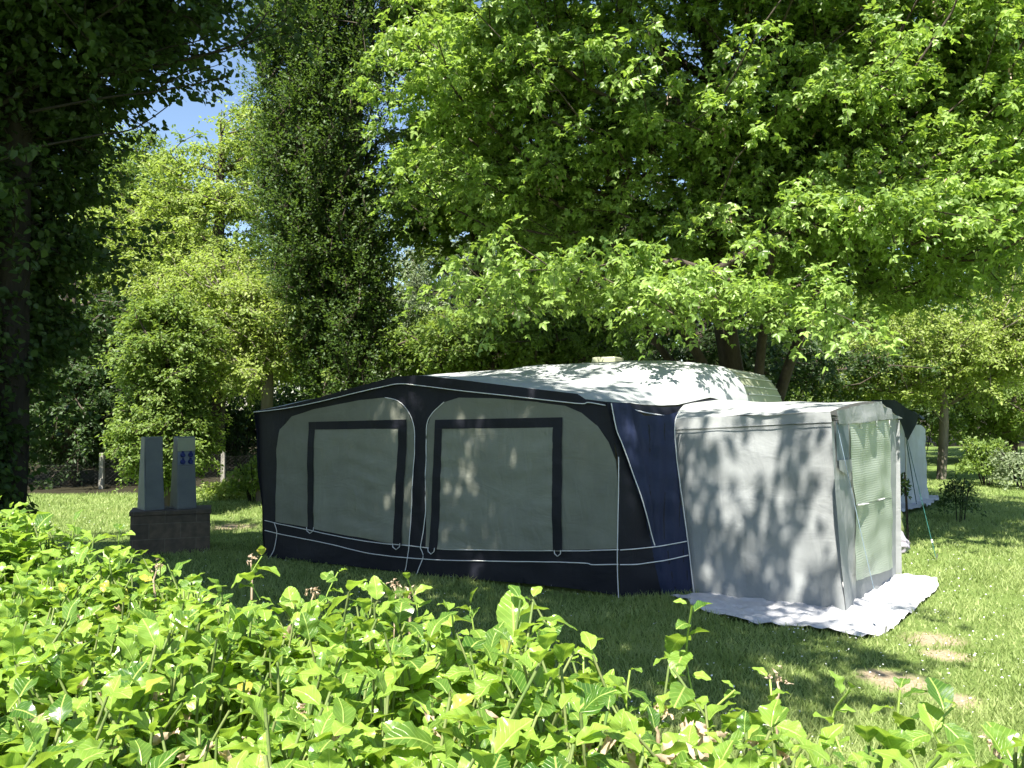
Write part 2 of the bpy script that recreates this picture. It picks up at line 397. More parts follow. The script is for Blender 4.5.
for P_, r0 in (([(X(752, 14.6), 14.6, .3), (X(775, 14.0), 14.0, 1.9), (X(805, 13.2), 13.2, 3.2), (X(850, 12.6), 12.6, 4.6)], .13),
              ([(X(745, 14.6), 14.6, .3), (X(715, 14.2), 14.2, 2.2), (X(672, 13.4), 13.4, 3.4), (X(610, 12.6), 12.6, 4.4)], .12),
              ([(X(750, 14.7), 14.7, .2), (X(700, 14.6), 14.6, 1.9), (X(640, 14.2), 14.2, 3.4), (X(560, 13.6), 13.6, 4.9)], .1),
              ([(X(750, 14.5), 14.5, .4), (X(760, 13.6), 13.6, 2.6), (X(770, 12.4), 12.4, 3.6), (X(775, 11.3), 11.3, 4.1)], .1)):
    c_ = catmull(P_, 8); tubes('limb', [c_], np.linspace(r0, r0 * .35, len(c_)), M['bark'], be, 9)
# ---- fastigiate dark tree in the middle
tree('columnar_hornbeam', 'tall dark narrow upright tree rising behind the left end of the awning', 'tree',
     [(X(352, 17), 17, 0), (X(352, 17), 17, 2.5), (X(354, 17), 17, 6), (X(352, 17), 17, 10), (X(350, 17), 17, 13)],
     [E(345, 330, 17, 42, 60, 1.0, 1.1), E(325, 230, 17, 58, 90, 1.3, 2), E(318, 120, 17, 66, 110, 1.4, 2.2), E(322, 10, 17, 68, 100, 1.5, 2), E(330, -90, 17, 60, 90, 1.3, 1.4)],
     390, 7, 20, .075, 'poplar_leaf', 'bark', 12, r_trunk=.15, bough=(.38, 1.3), spray=.65, up=1.5, droop=.05, k_rise=2.6, flat=.8, shell=.2, r_min=.006)
# ---- dark tree with bare trunk in the gap
tree('slender_dark_tree', 'dark tree on a bare thin trunk seen in the gap left of the box elder', 'tree',
     [(X(478, 19), 19, 0), (X(478, 19), 19, 3), (X(477, 19), 19, 5.5), (X(470, 19), 19, 9)],
     [E(462, 180, 19, 62, 52, 1.4, 1.6), E(450, 60, 19, 60, 90, 1.6, 1.6), E(530, 210, 19, 55, 40, 1.2, .8), E(430, 225, 19, 18, 30, .6, .2)],
     90, 7, 14, .13, 'mid_leaf', 'bark', 13, r_trunk=.13, bough=(.8, .35), spray=.5, tmpl=T_BROAD)

# ---- near dark tree on the left edge
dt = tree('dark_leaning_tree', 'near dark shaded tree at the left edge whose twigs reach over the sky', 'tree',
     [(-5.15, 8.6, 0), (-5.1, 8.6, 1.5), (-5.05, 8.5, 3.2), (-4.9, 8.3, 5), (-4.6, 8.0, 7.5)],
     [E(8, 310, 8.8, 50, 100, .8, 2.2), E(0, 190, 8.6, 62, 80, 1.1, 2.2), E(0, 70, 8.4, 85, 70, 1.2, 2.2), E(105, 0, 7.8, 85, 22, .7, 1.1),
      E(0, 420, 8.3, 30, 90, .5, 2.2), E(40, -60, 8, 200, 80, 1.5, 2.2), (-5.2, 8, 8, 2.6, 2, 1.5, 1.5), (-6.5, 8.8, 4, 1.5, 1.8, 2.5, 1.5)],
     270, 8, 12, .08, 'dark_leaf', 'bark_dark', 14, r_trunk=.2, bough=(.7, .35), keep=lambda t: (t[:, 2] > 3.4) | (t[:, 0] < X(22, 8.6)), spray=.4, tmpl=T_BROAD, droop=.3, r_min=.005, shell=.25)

for n__, (P_, r0) in enumerate((([(-10, 110), (52, 80), (130, 72), (234, 45), (268, 12)], .022), ([(30, 112), (104, 98), (165, 90), (229, 76)], .014),
                 ([(20, 150), (94, 136), (135, 128), (172, 103)], .012), ([(160, 88), (190, 70), (215, 66), (240, 52)], .006), ([(120, 74), (160, 50), (200, 40), (225, 22)], .009))):
    c_ = np.array(catmull([at(px_, py_, 7.9 + .1 * math.sin(px_ * .05) - .2 * (n__ % 3)) for px_, py_ in P_], 6))
    tubes('branch', [c_], np.linspace(r0, r0 * .3, len(c_)), M['bark_dark'], dt, 6)
# ---- crown beside the camera that throws the dappled shade over the tent (its trunk stands left of the picture)
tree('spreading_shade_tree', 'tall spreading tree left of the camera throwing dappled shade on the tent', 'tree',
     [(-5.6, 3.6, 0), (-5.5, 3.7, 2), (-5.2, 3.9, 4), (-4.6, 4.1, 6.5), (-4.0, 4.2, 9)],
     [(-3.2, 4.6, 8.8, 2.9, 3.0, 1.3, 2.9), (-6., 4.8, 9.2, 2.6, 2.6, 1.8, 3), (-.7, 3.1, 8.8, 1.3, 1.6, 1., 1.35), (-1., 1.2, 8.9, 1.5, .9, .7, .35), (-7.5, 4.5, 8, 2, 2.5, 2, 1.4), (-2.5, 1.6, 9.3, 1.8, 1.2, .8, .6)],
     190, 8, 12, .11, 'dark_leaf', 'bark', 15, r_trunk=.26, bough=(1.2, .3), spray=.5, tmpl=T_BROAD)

# ---- bright trees behind on the left
bg = [
 ('lime_tree', 'sunlit yellow green tree rising between the dark edge tree and the columnar tree', 26, 215, [E(200, 235, 26, 66, 85, 2., 2.2), E(230, 330, 25, 60, 60, 1.6, 1.2), E(262, 150, 27, 40, 60, 1.6, 1)], 'lime_leaf', 9, .15, 21),
 ('ash_tree', 'sunlit green tree with layered boughs just right of the dark left edge tree', 29, 140, [E(130, 235, 29, 65, 80, 2, 2), E(120, 330, 29, 55, 50, 1.8, 1), E(160,165,29,40,40,1.5,.5)], 'mid_leaf', 9, .16, 22),
 ('lime_tree', 'small bright tree with a forked brown trunk beside the left corner of the awning', 17.5, 262, [E(255, 330, 17.5, 52, 50, 1.2, 1.4), E(215, 300, 18.5, 45, 55, 1.2, 1)], 'lime_leaf', 8, .10, 23),
 ('hornbeam_shrub', 'tall leafy shrub with sunlit edge standing right behind the hookup pedestals', 15.5, 170, [E(168, 430, 15.5, 34, 48, .7, 1.4), E(165, 350, 15.5, 32, 60, .7, 1.2)], 'mid_leaf', 8, .09, 24),
 ('willow_tree', 'pale grey green willow seen far off in the gap above the awning peak', 38, 440, [E(440, 300, 38, 46, 70, 2, 2), E(420, 360, 36, 45, 40, 2, 1)], 'grey_leaf', 8, .15, 25),
 ('willow_tree', 'pale grey green willow behind the bare thin trunk of the slender tree', 42, 530, [E(525, 250, 42, 60, 40, 2, 2), E(525, 310, 42, 70, 50, 2, 1)], 'grey_leaf', 8, .17, 26),
 ('maple_tree', 'low green maple with bright lower boughs directly behind the awning roof', 17, 520, [E(500, 335, 17, 70, 26, 1.2, 1.4), E(430, 345, 18, 40, 30, 1., .8), E(560, 330, 17.5, 55, 30, 1., .8)], 'mid_leaf', 8, .11, 27),
 ('field_maple', 'small yellow green tree with a short forked trunk on the lawn behind the tent', 23.5, 940, [E(945, 355, 23.5, 85, 36, 2., 1.6), E(900, 340, 23, 55, 40, 1.6, 1), E(1000, 320, 23, 50, 50, 1.6, 1), E(870, 370, 23, 35, 16, 1, .3)], 'lime_leaf', 9, .12, 28),
 ('lime_tree', 'far bright yellow tree crown at the right edge above the field maple', 33, 1010, [E(1010, 240, 33, 60, 50, 2, 2), E(1010, 330, 33, 60, 50, 2, 1), E(1000,130,34,60,60,2,1)], 'lime_leaf', 8, .17, 29),
 ('oak_tree', 'dark broad tree standing behind the field maple on the right side', 31, 880, [E(880, 340, 31, 110, 70, 2.4, 2), E(800, 300, 30, 80, 70, 2, 1), E(1000,390,31,60,30,2,.8)], 'mid_leaf', 9, .16, 30),
 ('oak_tree', 'dark tree filling the view behind the box elder trunk', 22, 690, [E(690, 300, 22, 110, 60, 2., 2), E(800, 350, 22, 90, 35, 1.6, 1), E(600,345,22,90,35,1.6,1), E(690,180,23,140,70,2,1), E(740,350,20,120,22,1.2,1)], 'dark_leaf', 10, .13, 31),
 ('ash_tree', 'shadowy tree standing behind the wire fence at far left', 22, 70, [E(60, 400, 22, 75, 60, 1.6, 2), E(100, 330, 23, 50, 60, 1.6, 1), E(10, 300, 23, 60, 120, 1.6, 1)], 'dark_leaf', 9, .14, 32),
 ('ash_tree', 'dark tree with sky glinting through its crown behind the tall leafy shrub', 30, 110, [E(110, 430, 30, 60, 50, 2, 1.4), E(190, 440, 31, 60, 40, 2, 1)], 'dark_leaf', 7, .15, 33),
]
for nm, lb, D, px, ells, mt_, kk, ls, sd in bg:
    zc = max(e[2] + e[5] * .5 for e in ells); zb = min(e[2] - e[5] for e in ells)
    x = X(px, D)
    fork = max(1.0, min(zb, 1.5 if sd == 28 else 2.2))
    tree(nm, lb, 'shrub' if 'shrub' in nm else 'tree', [(x, D, 0), (x + .1, D, fork), (x + .05, D, (fork + zc) / 2), (x + .1, D, zc)], ells, 105, 8, kk + 8, ls * .86, mt_, 'bark_pale' if sd in (23, 28) else 'bark', sd,
         r_trunk=.13 if D < 20 or sd == 28 else .22, bough=((1.0 if D > 16 else .5) * D / 22, .35 * D / 22), spray=.45 * D / 20 if D > 18 else (.4 if D > 16 else .28), droop=.35, tmpl=T_SIMPLE, seg=.8, r_min=.01)
# ---- hedge row closing the view, as single clipped shrubs, and shrubs
def shrub(name, label, cat, c, r, n, ls, mat, seed, group=None, stems=14, tmpl=T_SIMPLE):
    rg = np.random.default_rng(seed); c = np.array(c, float); r = np.array(r, float)
    root = thing(name, label, cat, (c[0], c[1], 0), group)
    v = rg.normal(size=(n, 3)); v /= np.linalg.norm(v, axis=1)[:, None]; v[:, 2] = np.abs(v[:, 2]) * 1.1 - .35
    lump = 1 + .18 * np.sin(v[:, 0] * 7 + seed) + .15 * np.sin(v[:, 2] * 9 + seed * 2) + .12 * np.sin(v[:, 1] * 8)
    rad = rg.uniform(.35, 1, n) ** .5
    p = c + v * r * (rad * lump)[:, None]; p[:, 2] = np.maximum(p[:, 2], .02)
    d = v * .5 + rg.normal(size=v.shape) * .6; nr = v * .6 + rg.normal(size=v.shape) * .5 + np.array([0, 0, .6])
    V, Fc, la = leaf_arrays(p, d, nr, ls * rg.uniform(.6, 1.3, n), tmpl, rg.uniform(0, 1, n))
    np_mesh('foliage', V, Fc, M[mat], root, False, {'lv': la})
    paths = []
    for k in range(stems):
        a = rg.uniform(0, 6.28); e = c + np.array([math.cos(a) * r[0] * .7, math.sin(a) * r[1] * .7, r[2] * rg.uniform(.4, .85)])
        b = np.array([c[0] + math.cos(a) * .1, c[1] + math.sin(a) * .1, 0])
        paths.append(catmull([b, b * .5 + e * .5 + np.array([0, 0, .12]), e], 4))
    tubes('stems', paths, .009, M['bark_dark'], root, 5)
    return root
hg = 'shrubs of the boundary hedge'
k = 0
for px in range(-120, 1160, 52):
    D = 33 + 2.5 * math.sin(px * .02) + (0 if px < 700 else -2)
    hx = X(px, D); hh = 3.6 + .9 * math.sin(k * 2.3) + (1.2 if px < 500 else .3)
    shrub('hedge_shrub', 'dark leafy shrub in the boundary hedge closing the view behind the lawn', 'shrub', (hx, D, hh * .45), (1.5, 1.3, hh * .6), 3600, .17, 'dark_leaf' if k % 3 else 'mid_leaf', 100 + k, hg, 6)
    k += 1
shrub('viburnum_bush', 'loose pale green bush on the lawn edge at the right edge of the photo', 'bush', (X(985, 21.5), 21.5, .55), (.7, .6, .75), 2600, .09, 'mid_leaf', 61, stems=20)
shrub('flowering_bush', 'low grey green bush at the right edge in front of the dark hedge', 'bush', (X(1022, 20.5), 20.5, .4), (.8, .6, .75), 2600, .08, 'grey_leaf', 62, stems=20)
shrub('garden_bush', 'round light green bush between the pedestals and the awning below the fence post', 'bush', (X(255, 17.5), 17.5, .4), (.5, .5, .6), 2400, .08, 'mid_leaf', 63)
shrub('ground_elder', 'low sprawling leafy plant on bare earth left of the awning corner', 'plant', (X(226, 18.2), 18.2, .12), (.7, .4, .3), 1300, .09, 'lime_leaf', 64, stems=8)
shrub('garden_bush', 'thin dark bush beside the guy rope behind the grey annex', 'bush', (X(956, 14.5), 14.5, .35), (.3, .3, .55), 1300, .05, 'dark_leaf', 65, stems=5)
shrub('hedge_seedling', 'small dark plant tucked between the annex corner and the rear tent', 'plant', (X(899, 12.2), 12.2, .75), (.1, .1, .3), 260, .06, 'dark_leaf', 66, stems=2)

def woodland():
    rg = np.random.default_rng(77); n = 60000
    x = rg.uniform(-46, 46, n); px = CX + x / 48 * F
    top = np.interp(px, [-300, 60, 130, 300, 380, 430, 560, 620, 900, 1300], [22, 22, 13, 13, 11, 8.5, 9, 17, 20, 20]) + 1.2 * np.sin(x * .9) + .8 * np.sin(x * 2.3 + 1)
    z = top * rg.uniform(0, 1, n) ** .8
    y = 48 + 3 * np.sin(x * .5) * np.sin(z * .45) + rg.uniform(-1.5, 1.5, n) + .12 * z
    d = rg.normal(size=(n, 3)); nr = rg.normal(size=(n, 3)) * .5 + np.array([0, -.4, .8])
    V, Fc, la = leaf_arrays(np.stack([x, y, z], 1), d, nr, rg.uniform(.3, .62, n), T_SIMPLE, rg.uniform(0, 1, n))
    o = np_mesh('woodland', V, Fc, M['mid_leaf'], None, False, {'lv': la}); tag(o, 'far wood closing the view behind the campsite trees', 'wood', kind='stuff')
woodland()

# ------------------------------------------------------------------ ground
AX_A, AX_B = ground(265, 558), ground(619, 598)
AC, AF, AG = ground(693, 594), ground(846, 613), ground(895, 578)
def ground_mat():
    m, nt = new_mat('lawn'); L = nt.links
    g = N(nt, 'ShaderNodeNewGeometry'); P = g.outputs['Position']
    n1 = N(nt, 'ShaderNodeTexNoise', ins={'Scale': .9, 'Detail': 8., 'Roughness': .7}); L.new(P, n1.inputs[0])
    c1 = ramp(nt, n1.outputs[0], [(.3, (.10, .16, .035)), (.55, (.16, .23, .06)), (.75, (.26, .28, .11))])
    n2 = N(nt, 'ShaderNodeTexNoise', ins={'Scale': 30., 'Detail': 6., 'Roughness': .7}); L.new(P, n2.inputs[0])
    c2 = ramp(nt, n2.outputs[0], [(.35, (.06, .10, .02)), (.6, (.16, .22, .06)), (.8, (.28, .28, .13))])
    mx = N(nt, 'ShaderNodeMix', data_type='RGBA', ins={0: .5}); L.new(c1, mx.inputs[6]); L.new(c2, mx.inputs[7])
    n3 = N(nt, 'ShaderNodeTexNoise', ins={'Scale': 3., 'Detail': 6., 'Roughness': .7}); L.new(P, n3.inputs[0])
    n4 = N(nt, 'ShaderNodeTexNoise', ins={'Scale': 45., 'Detail': 4.}); L.new(P, n4.inputs[0])
    dirt = ramp(nt, n4.outputs[0], [(.3, (.27, .21, .14)), (.7, (.46, .37, .25))])
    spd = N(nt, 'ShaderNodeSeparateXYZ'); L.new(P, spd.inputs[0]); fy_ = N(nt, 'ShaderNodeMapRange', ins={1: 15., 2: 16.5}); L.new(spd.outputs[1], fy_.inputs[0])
    dm = N(nt, 'ShaderNodeMix', data_type='RGBA'); L.new(fy_.outputs[0], dm.inputs[0]); L.new(dirt, dm.inputs[6]); dm.inputs[7].default_value = (.03, .027, .016, 1); dirt = dm.outputs[2]  # earth back at the fence painted darker for the tree shade there
    fac = None
    for cx, cy, r in DIRT:
        d = N(nt, 'ShaderNodeVectorMath', operation='DISTANCE'); L.new(P, d.inputs[0]); d.inputs[1].default_value = (cx, cy, 0)
        mr = N(nt, 'ShaderNodeMapRange', ins={1: r * 1.3, 2: r * .1, 3: 0., 4: 1.}); L.new(d.outputs['Value'], mr.inputs[0])
        if fac is None: fac = mr.outputs[0]
        else:
            q = N(nt, 'ShaderNodeMath', operation='MAXIMUM'); L.new(fac, q.inputs[0]); L.new(mr.outputs[0], q.inputs[1]); fac = q.outputs[0]
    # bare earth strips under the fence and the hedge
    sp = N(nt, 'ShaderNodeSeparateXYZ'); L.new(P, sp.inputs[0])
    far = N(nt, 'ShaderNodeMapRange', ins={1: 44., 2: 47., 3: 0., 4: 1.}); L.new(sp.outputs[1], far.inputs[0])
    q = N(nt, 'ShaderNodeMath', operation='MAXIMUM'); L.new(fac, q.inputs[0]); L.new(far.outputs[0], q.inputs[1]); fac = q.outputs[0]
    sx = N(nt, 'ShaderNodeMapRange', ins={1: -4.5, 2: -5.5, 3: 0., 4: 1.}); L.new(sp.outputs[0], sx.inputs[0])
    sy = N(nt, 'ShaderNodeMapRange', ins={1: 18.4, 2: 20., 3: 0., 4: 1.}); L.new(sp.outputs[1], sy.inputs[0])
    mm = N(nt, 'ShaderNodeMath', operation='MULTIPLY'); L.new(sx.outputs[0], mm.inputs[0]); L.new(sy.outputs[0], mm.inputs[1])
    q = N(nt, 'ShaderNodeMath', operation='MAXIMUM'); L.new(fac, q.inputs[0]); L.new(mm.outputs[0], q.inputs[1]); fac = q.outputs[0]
    ad = N(nt, 'ShaderNodeMath', operation='ADD'); L.new(fac, ad.inputs[0]); L.new(n3.outputs[0], ad.inputs[1])
    th = N(nt, 'ShaderNodeMapRange', ins={1: .75, 2: 1.25, 3: 0., 4: 1.}); L.new(ad.outputs[0], th.inputs[0])
    m2 = N(nt, 'ShaderNodeMix', data_type='RGBA'); L.new(th.outputs[0], m2.inputs[0]); L.new(mx.outputs[2], m2.inputs[6]); L.new(dirt, m2.inputs[7])
    p = N(nt, 'ShaderNodeBsdfPrincipled', ins={'Roughness': .95, 'Specular IOR Level': .1}); L.new(m2.outputs[2], p.inputs['Base Color'])
    bp = N(nt, 'ShaderNodeBump', ins={'Strength': .9, 'Distance': .04}); L.new(n2.outputs[0], bp.inputs['Height']); L.new(bp.outputs[0], p.inputs['Normal'])
    out = N(nt, 'ShaderNodeOutputMaterial'); L.new(p.outputs[0], out.inputs[0]); return m
def g2(px, py): p = ground(px, py); return (p[0], p[1])
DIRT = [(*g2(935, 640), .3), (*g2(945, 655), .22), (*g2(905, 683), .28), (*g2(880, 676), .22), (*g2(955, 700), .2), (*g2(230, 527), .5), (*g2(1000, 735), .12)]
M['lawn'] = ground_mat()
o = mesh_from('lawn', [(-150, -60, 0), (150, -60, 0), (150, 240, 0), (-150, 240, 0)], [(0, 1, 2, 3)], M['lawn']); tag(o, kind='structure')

SHEET_PX = [(668, 598), (688, 604), (700, 613), (728, 620), (752, 626), (790, 629), (815, 632), (835, 635), (862, 640), (884, 637), (894, 630), (905, 620), (925, 603), (939, 590), (937, 580), (920, 577), (903, 578), (880, 574), (830, 590), (740, 594)]
SHEET = [g2(*p) for p in SHEET_PX]
REAR = [g2(*p) for p in [(850, 520), (893, 519), (914, 515), (930, 512), (943, 504), (940, 497), (850, 497)]]
TENT = [tuple(AX_A[:2]), tuple(AX_B[:2]), tuple(AC[:2]), tuple(AF[:2]), tuple(AG[:2]), (3, 13), (-2, 14)]
def blades():
    rg = np.random.default_rng(5)
    u = rg.uniform(0, 1, 330000); D = 3.6 * (23 / 3.6) ** (u ** .85)
    x = rg.uniform(-.66, .66, len(D)) * D
    k = ~inside(SHEET, x, D) & ~inside(TENT, x, D) & ~inside(REAR, x, D)
    # thinner on the bare patches
    for cx, cy, r in DIRT:
        d = np.hypot(x - cx, D - cy); k &= ~((d < r * 1.1) & (rg.uniform(0, 1, len(x)) < 1.15 - d / (r * 1.1)))
    k &= ~((D > 19.2) & (x < -4.6))
    tu = np.sin(x * 2.1 + 1.3 * np.sin(D * 1.7)) * np.sin(D * 1.9 + x) ; k &= rg.uniform(0, 1, len(x)) < .72 + .28 * tu
    x, D = x[k], D[k]; n = len(x)
    h = rg.uniform(.02, .055, n) * (1 + .35 * tu[k]) * (1 + .02 * D); w = rg.uniform(.002, .0035, n) * (1 + D * .16)
    a = rg.uniform(0, 6.28, n); lx, ly = rg.normal(0, .5, n) * h, rg.normal(0, .5, n) * h
    b1 = np.stack([x - np.cos(a) * w, D - np.sin(a) * w, np.zeros(n)], 1); b2 = np.stack([x + np.cos(a) * w, D + np.sin(a) * w, np.zeros(n)], 1)
    tp = np.stack([x + lx, D + ly, h], 1)
    V = np.stack([b1, b2, tp], 1).reshape(-1, 3)
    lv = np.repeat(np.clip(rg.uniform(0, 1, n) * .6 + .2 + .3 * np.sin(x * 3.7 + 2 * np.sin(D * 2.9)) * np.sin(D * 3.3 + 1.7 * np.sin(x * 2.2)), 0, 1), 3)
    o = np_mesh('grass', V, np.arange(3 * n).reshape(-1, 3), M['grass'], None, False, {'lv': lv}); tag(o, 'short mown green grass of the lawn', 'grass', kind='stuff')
    # clover leaves and fallen white petals
    n = 5200; D = 3.6 * (18 / 3.6) ** rg.uniform(0, 1, n); x = rg.uniform(-.66, .66, n) * D
    cl = np.sin(x * 1.3 + 4) * np.sin(D * 1.1) + rg.normal(0, .6, n)
    k = ~inside(TENT, x, D) & (cl > .1) & ~((D > 17.) & (x < -4.6)); x, D = x[k], D[k]; n = len(x)
    pos = np.stack([x, D, rg.uniform(.035, .06, n)], 1); d = rg.normal(size=(n, 3)); d[:, 2] *= .2
    V, Fc, la = leaf_arrays(pos, d, rg.normal(size=(n, 3)) * .3 + np.array([0, 0, 1]), rg.uniform(.009, .019, n), T_BROAD, np.ones(n))
    o = np_mesh('daisies', V, Fc, M['petal'], None); tag(o, 'tiny white daisies and petals scattered over the lawn', 'flowers', kind='stuff')
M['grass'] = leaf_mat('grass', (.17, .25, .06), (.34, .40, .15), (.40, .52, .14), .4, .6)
M['petal'] = surf_mat('petal', (.7, .7, .68), (.82, .82, .8), 10, .7, .1)
blades()

# ------------------------------------------------------------------ tent walls
class Plane:
    def __init__(s, a, b):
        s.o = np.array([a[0], a[1], 0.]); d = np.array([b[0] - a[0], b[1] - a[1]]); s.L = np.linalg.norm(d); d /= s.L
        s.u = np.array([d[0], d[1], 0.]); s.n = np.array([d[1], -d[0], 0.])   # points to the camera side
        if np.dot(s.n, -s.o) < 0: s.n = -s.n
    def sz(s, px, py):
        r = ray(px, py); e = np.array([0, 0, EYE]); t = np.dot(s.o - e, s.n) / np.dot(r, s.n); p = e + r * t
        return (float(np.dot(p - s.o, s.u)), float(p[2]))
    def wr(s, a, z):
        a, z = np.asarray(a), np.asarray(z); q = s.seed if hasattr(s, 'seed') else 0
        amp = getattr(s, 'amp', 1.) * np.clip(a / .25, 0, 1) * np.clip((s.L - a) / .25, 0, 1)
        return amp * (.010 * np.sin(a * 3.1 + z * 1.3 + q) + .006 * np.sin(a * 7.3 - z * 5 + 2 + q) + .005 * np.sin(z * 9 + 2 * np.sin(a * 2.2 + q)) + .003 * np.sin(a * 19 + z * 6 + q) + .003 * np.sin(z * 23 + a * 4 + 3 * np.sin(a * 3)))
    def w(s, a, z, off=0.):
        a, z = np.asarray(a, float), np.asarray(z, float)
        return s.o + a[..., None] * s.u + z[..., None] * np.array([0, 0, 1.]) + (s.wr(a, z) + off)[..., None] * s.n
    def ppx(s, pts): return [s.sz(*p) for p in pts]
    def sheet(s, name, px, mat, parent, off=0., step=.05, smooth=0, raw=False, extra=None):
        ol = px if raw else s.ppx(px)
        if smooth: ol = catmull(ol, smooth, True)
        ol = [(p[0], max(p[1], .004)) for p in ol]
        v, f = cdt_sheet(ol, step); W = s.w(v[:, 0], v[:, 1], off)
        if extra is not None: W = W + extra(v[:, 0], v[:, 1])[:, None] * s.n
        return np_mesh(name, W, f, mat, parent, True)
    def pipe(s, px, off, n=6):
        pts = catmull([np.array(p) for p in s.ppx(px)], n); pts = np.array(pts)
        # resample so that it follows the cloth
        q = [pts[0]]
        for p in pts[1:]:
            d = np.linalg.norm(p - q[-1]); m = max(1, int(d / .05))
            b = q[-1]
            for i in range(1, m + 1): q.append(b + (p - b) * i / m)
        q = np.array(q); return s.w(q[:, 0], q[:, 1], off)
def z1(x, y): return (240 + x / 2.744, 340 + y / 2.744)
def z2(x, y): return (540 + x / 2.4, 340 + y / 2.4)

FR = Plane(AX_A, AX_B); FR.seed = 0
aw = thing('caravan_awning', 'large navy and grey caravan awning with two blinded windows under a pale roof', 'awning', (float(AX_A[0]), float(AX_A[1]), 0))
# navy cloth wall (everything else is sewn onto it)
wall_px = [(256.5, 411), (300, 403), (350, 392), (397, 380), (412, 378), (440, 381), (500, 388), (560, 396), (612, 403), (614, 430), (617, 500), (619, 596), (579, 589), (540, 585), (470, 579), (404, 573), (340, 565), (300, 561), (265.5, 557), (262, 500), (258, 450)]
FR.sheet('front_wall', wall_px, M['navy'], aw, 0., .07)
left_px = [z1(*p) for p in [(100, 498), (101, 400), (102, 300), (112, 245), (142, 210), (200, 190), (330, 165), (398, 158), (436, 168), (463, 196), (478, 240), (479, 330), (474, 450), (465, 566), (420, 560), (300, 535), (190, 514)]]
right_px = [z1(*p) for p in [(512, 571), (512, 400), (513, 245), (525, 205), (555, 172), (600, 158), (700, 160), (820, 170)]] + [z2(*p) for p in [(0, 150), (60, 158), (100, 175), (140, 207), (165, 245), (183, 290), (188, 350), (188, 500), (100, 503), (0, 504)]]
a = FR.sheet('window_panel', left_px, M['awning_grey'], aw, .008, .05)
b = FR.sheet('window_panel', right_px, M['awning_grey'], aw, .008, .05)
tag(a, 'smaller left window panel'); tag(b, 'larger right window panel')
for par_, bl, bars in ((a, [(205, 245), (440, 243), (426, 556), (300, 538), (204, 518)],
                [[(188, 225), (461, 218), (461, 243), (188, 246)], [(188, 246), (205, 246), (203, 518), (188, 515)], [(438, 243), (461, 243), (447, 562), (424, 556)]]),
               (b, [(557, 243), (861, 240), (860, 577), (700, 576), (546, 572)],
                [[(537, 219), (887, 212), (887, 240), (537, 244)], [(537, 244), (557, 244), (546, 574), (523, 571)], [(860, 240), (887, 240), (886, 577), (860, 578)]])):
    blind = FR.sheet('blind', [z1(*p) for p in bl], M['blind'], par_, .014, .05, extra=lambda s_, z_: .004 * np.sin(z_ * 31 + 2 * np.sin(s_ * 4)) * (1 + np.sin(s_ * 5)) + .003)
    for q in bars: FR.sheet('window_trim', [z1(*p) for p in q], M['navy'], par_, .021, .05)
tabs = []
for (x, y) in ((195, 521), (433, 565), (530, 577), (873, 584)):
    tr_ = tubes('blind_tie', [FR.w(*np.array(FR.ppx([z1(x - 9, y - 8), z1(x - 8, y + 2), z1(x, y + 9), z1(x + 9, y + 2), z1(x + 10, y - 8)])).T, .026)], .005, M['piping'], aw, 5)
pp = [FR.pipe([z1(*p) for p in [(45, 198), (130, 188), (230, 168), (340, 142), (400, 128), (440, 121), (480, 123), (600, 138), (760, 155), (930, 174)]] + [z2(*p) for p in [(120, 150), (162, 157)]], .05),
      FR.pipe([z1(*p) for p in [(70, 495), (190, 521), (300, 545), (380, 556), (460, 563), (560, 573), (700, 577), (930, 578)]] + [z2(*p) for p in [(130, 504), (190, 503)]], .012),
      FR.pipe([z1(*p) for p in [(70, 522), (150, 540), (240, 558), (330, 580), (400, 591), (460, 597), (560, 603), (700, 607), (930, 610)]] + [z2(*p) for p in [(130, 538), (190, 538)]], .012),
      FR.pipe([z1(*p) for p in [(498, 570), (505, 590), (500, 610), (484, 650)]], .012), FR.pipe([z1(*p) for p in [(474, 450), (467, 560), (452, 640)]], .012),
      FR.pipe([z1(*p) for p in [(400, 158), (436, 167), (464, 195), (479, 240), (480, 330), (474, 450)]], .014),
      FR.pipe([z1(*p) for p in [(560, 170), (526, 203), (513, 245), (512, 350), (511, 470), (498, 570)]], .014),
      FR.pipe([z1(*p) for p in [(96, 500), (104, 530), (96, 575), (78, 605)]], .012),
      FR.pipe([z2(*p) for p in [(190, 280), (190, 350), (188, 450), (187, 540), (190, 618)]], .016)]
tubes('piping', pp, .0052, M['piping'], aw, 5)
# valance hanging from the roof edge
v_px = [z1(45, 198), z1(130, 188), z1(230, 168), z1(340, 142), z1(400, 128), z1(440, 121), z1(480, 123), z1(600, 138), z1(760, 155), z1(930, 174), z2(120, 150), z2(162, 157)]
u_px = [z2(160, 148), z2(112, 142), z1(930, 148), z1(760, 128), z1(600, 108), z1(520, 99), z1(490, 97), z1(430, 101), z1(330, 128), z1(230, 156), z1(130, 180), z1(45, 196)]
FR.sheet('valance', v_px + u_px, M['navy'], aw, .045, .04)

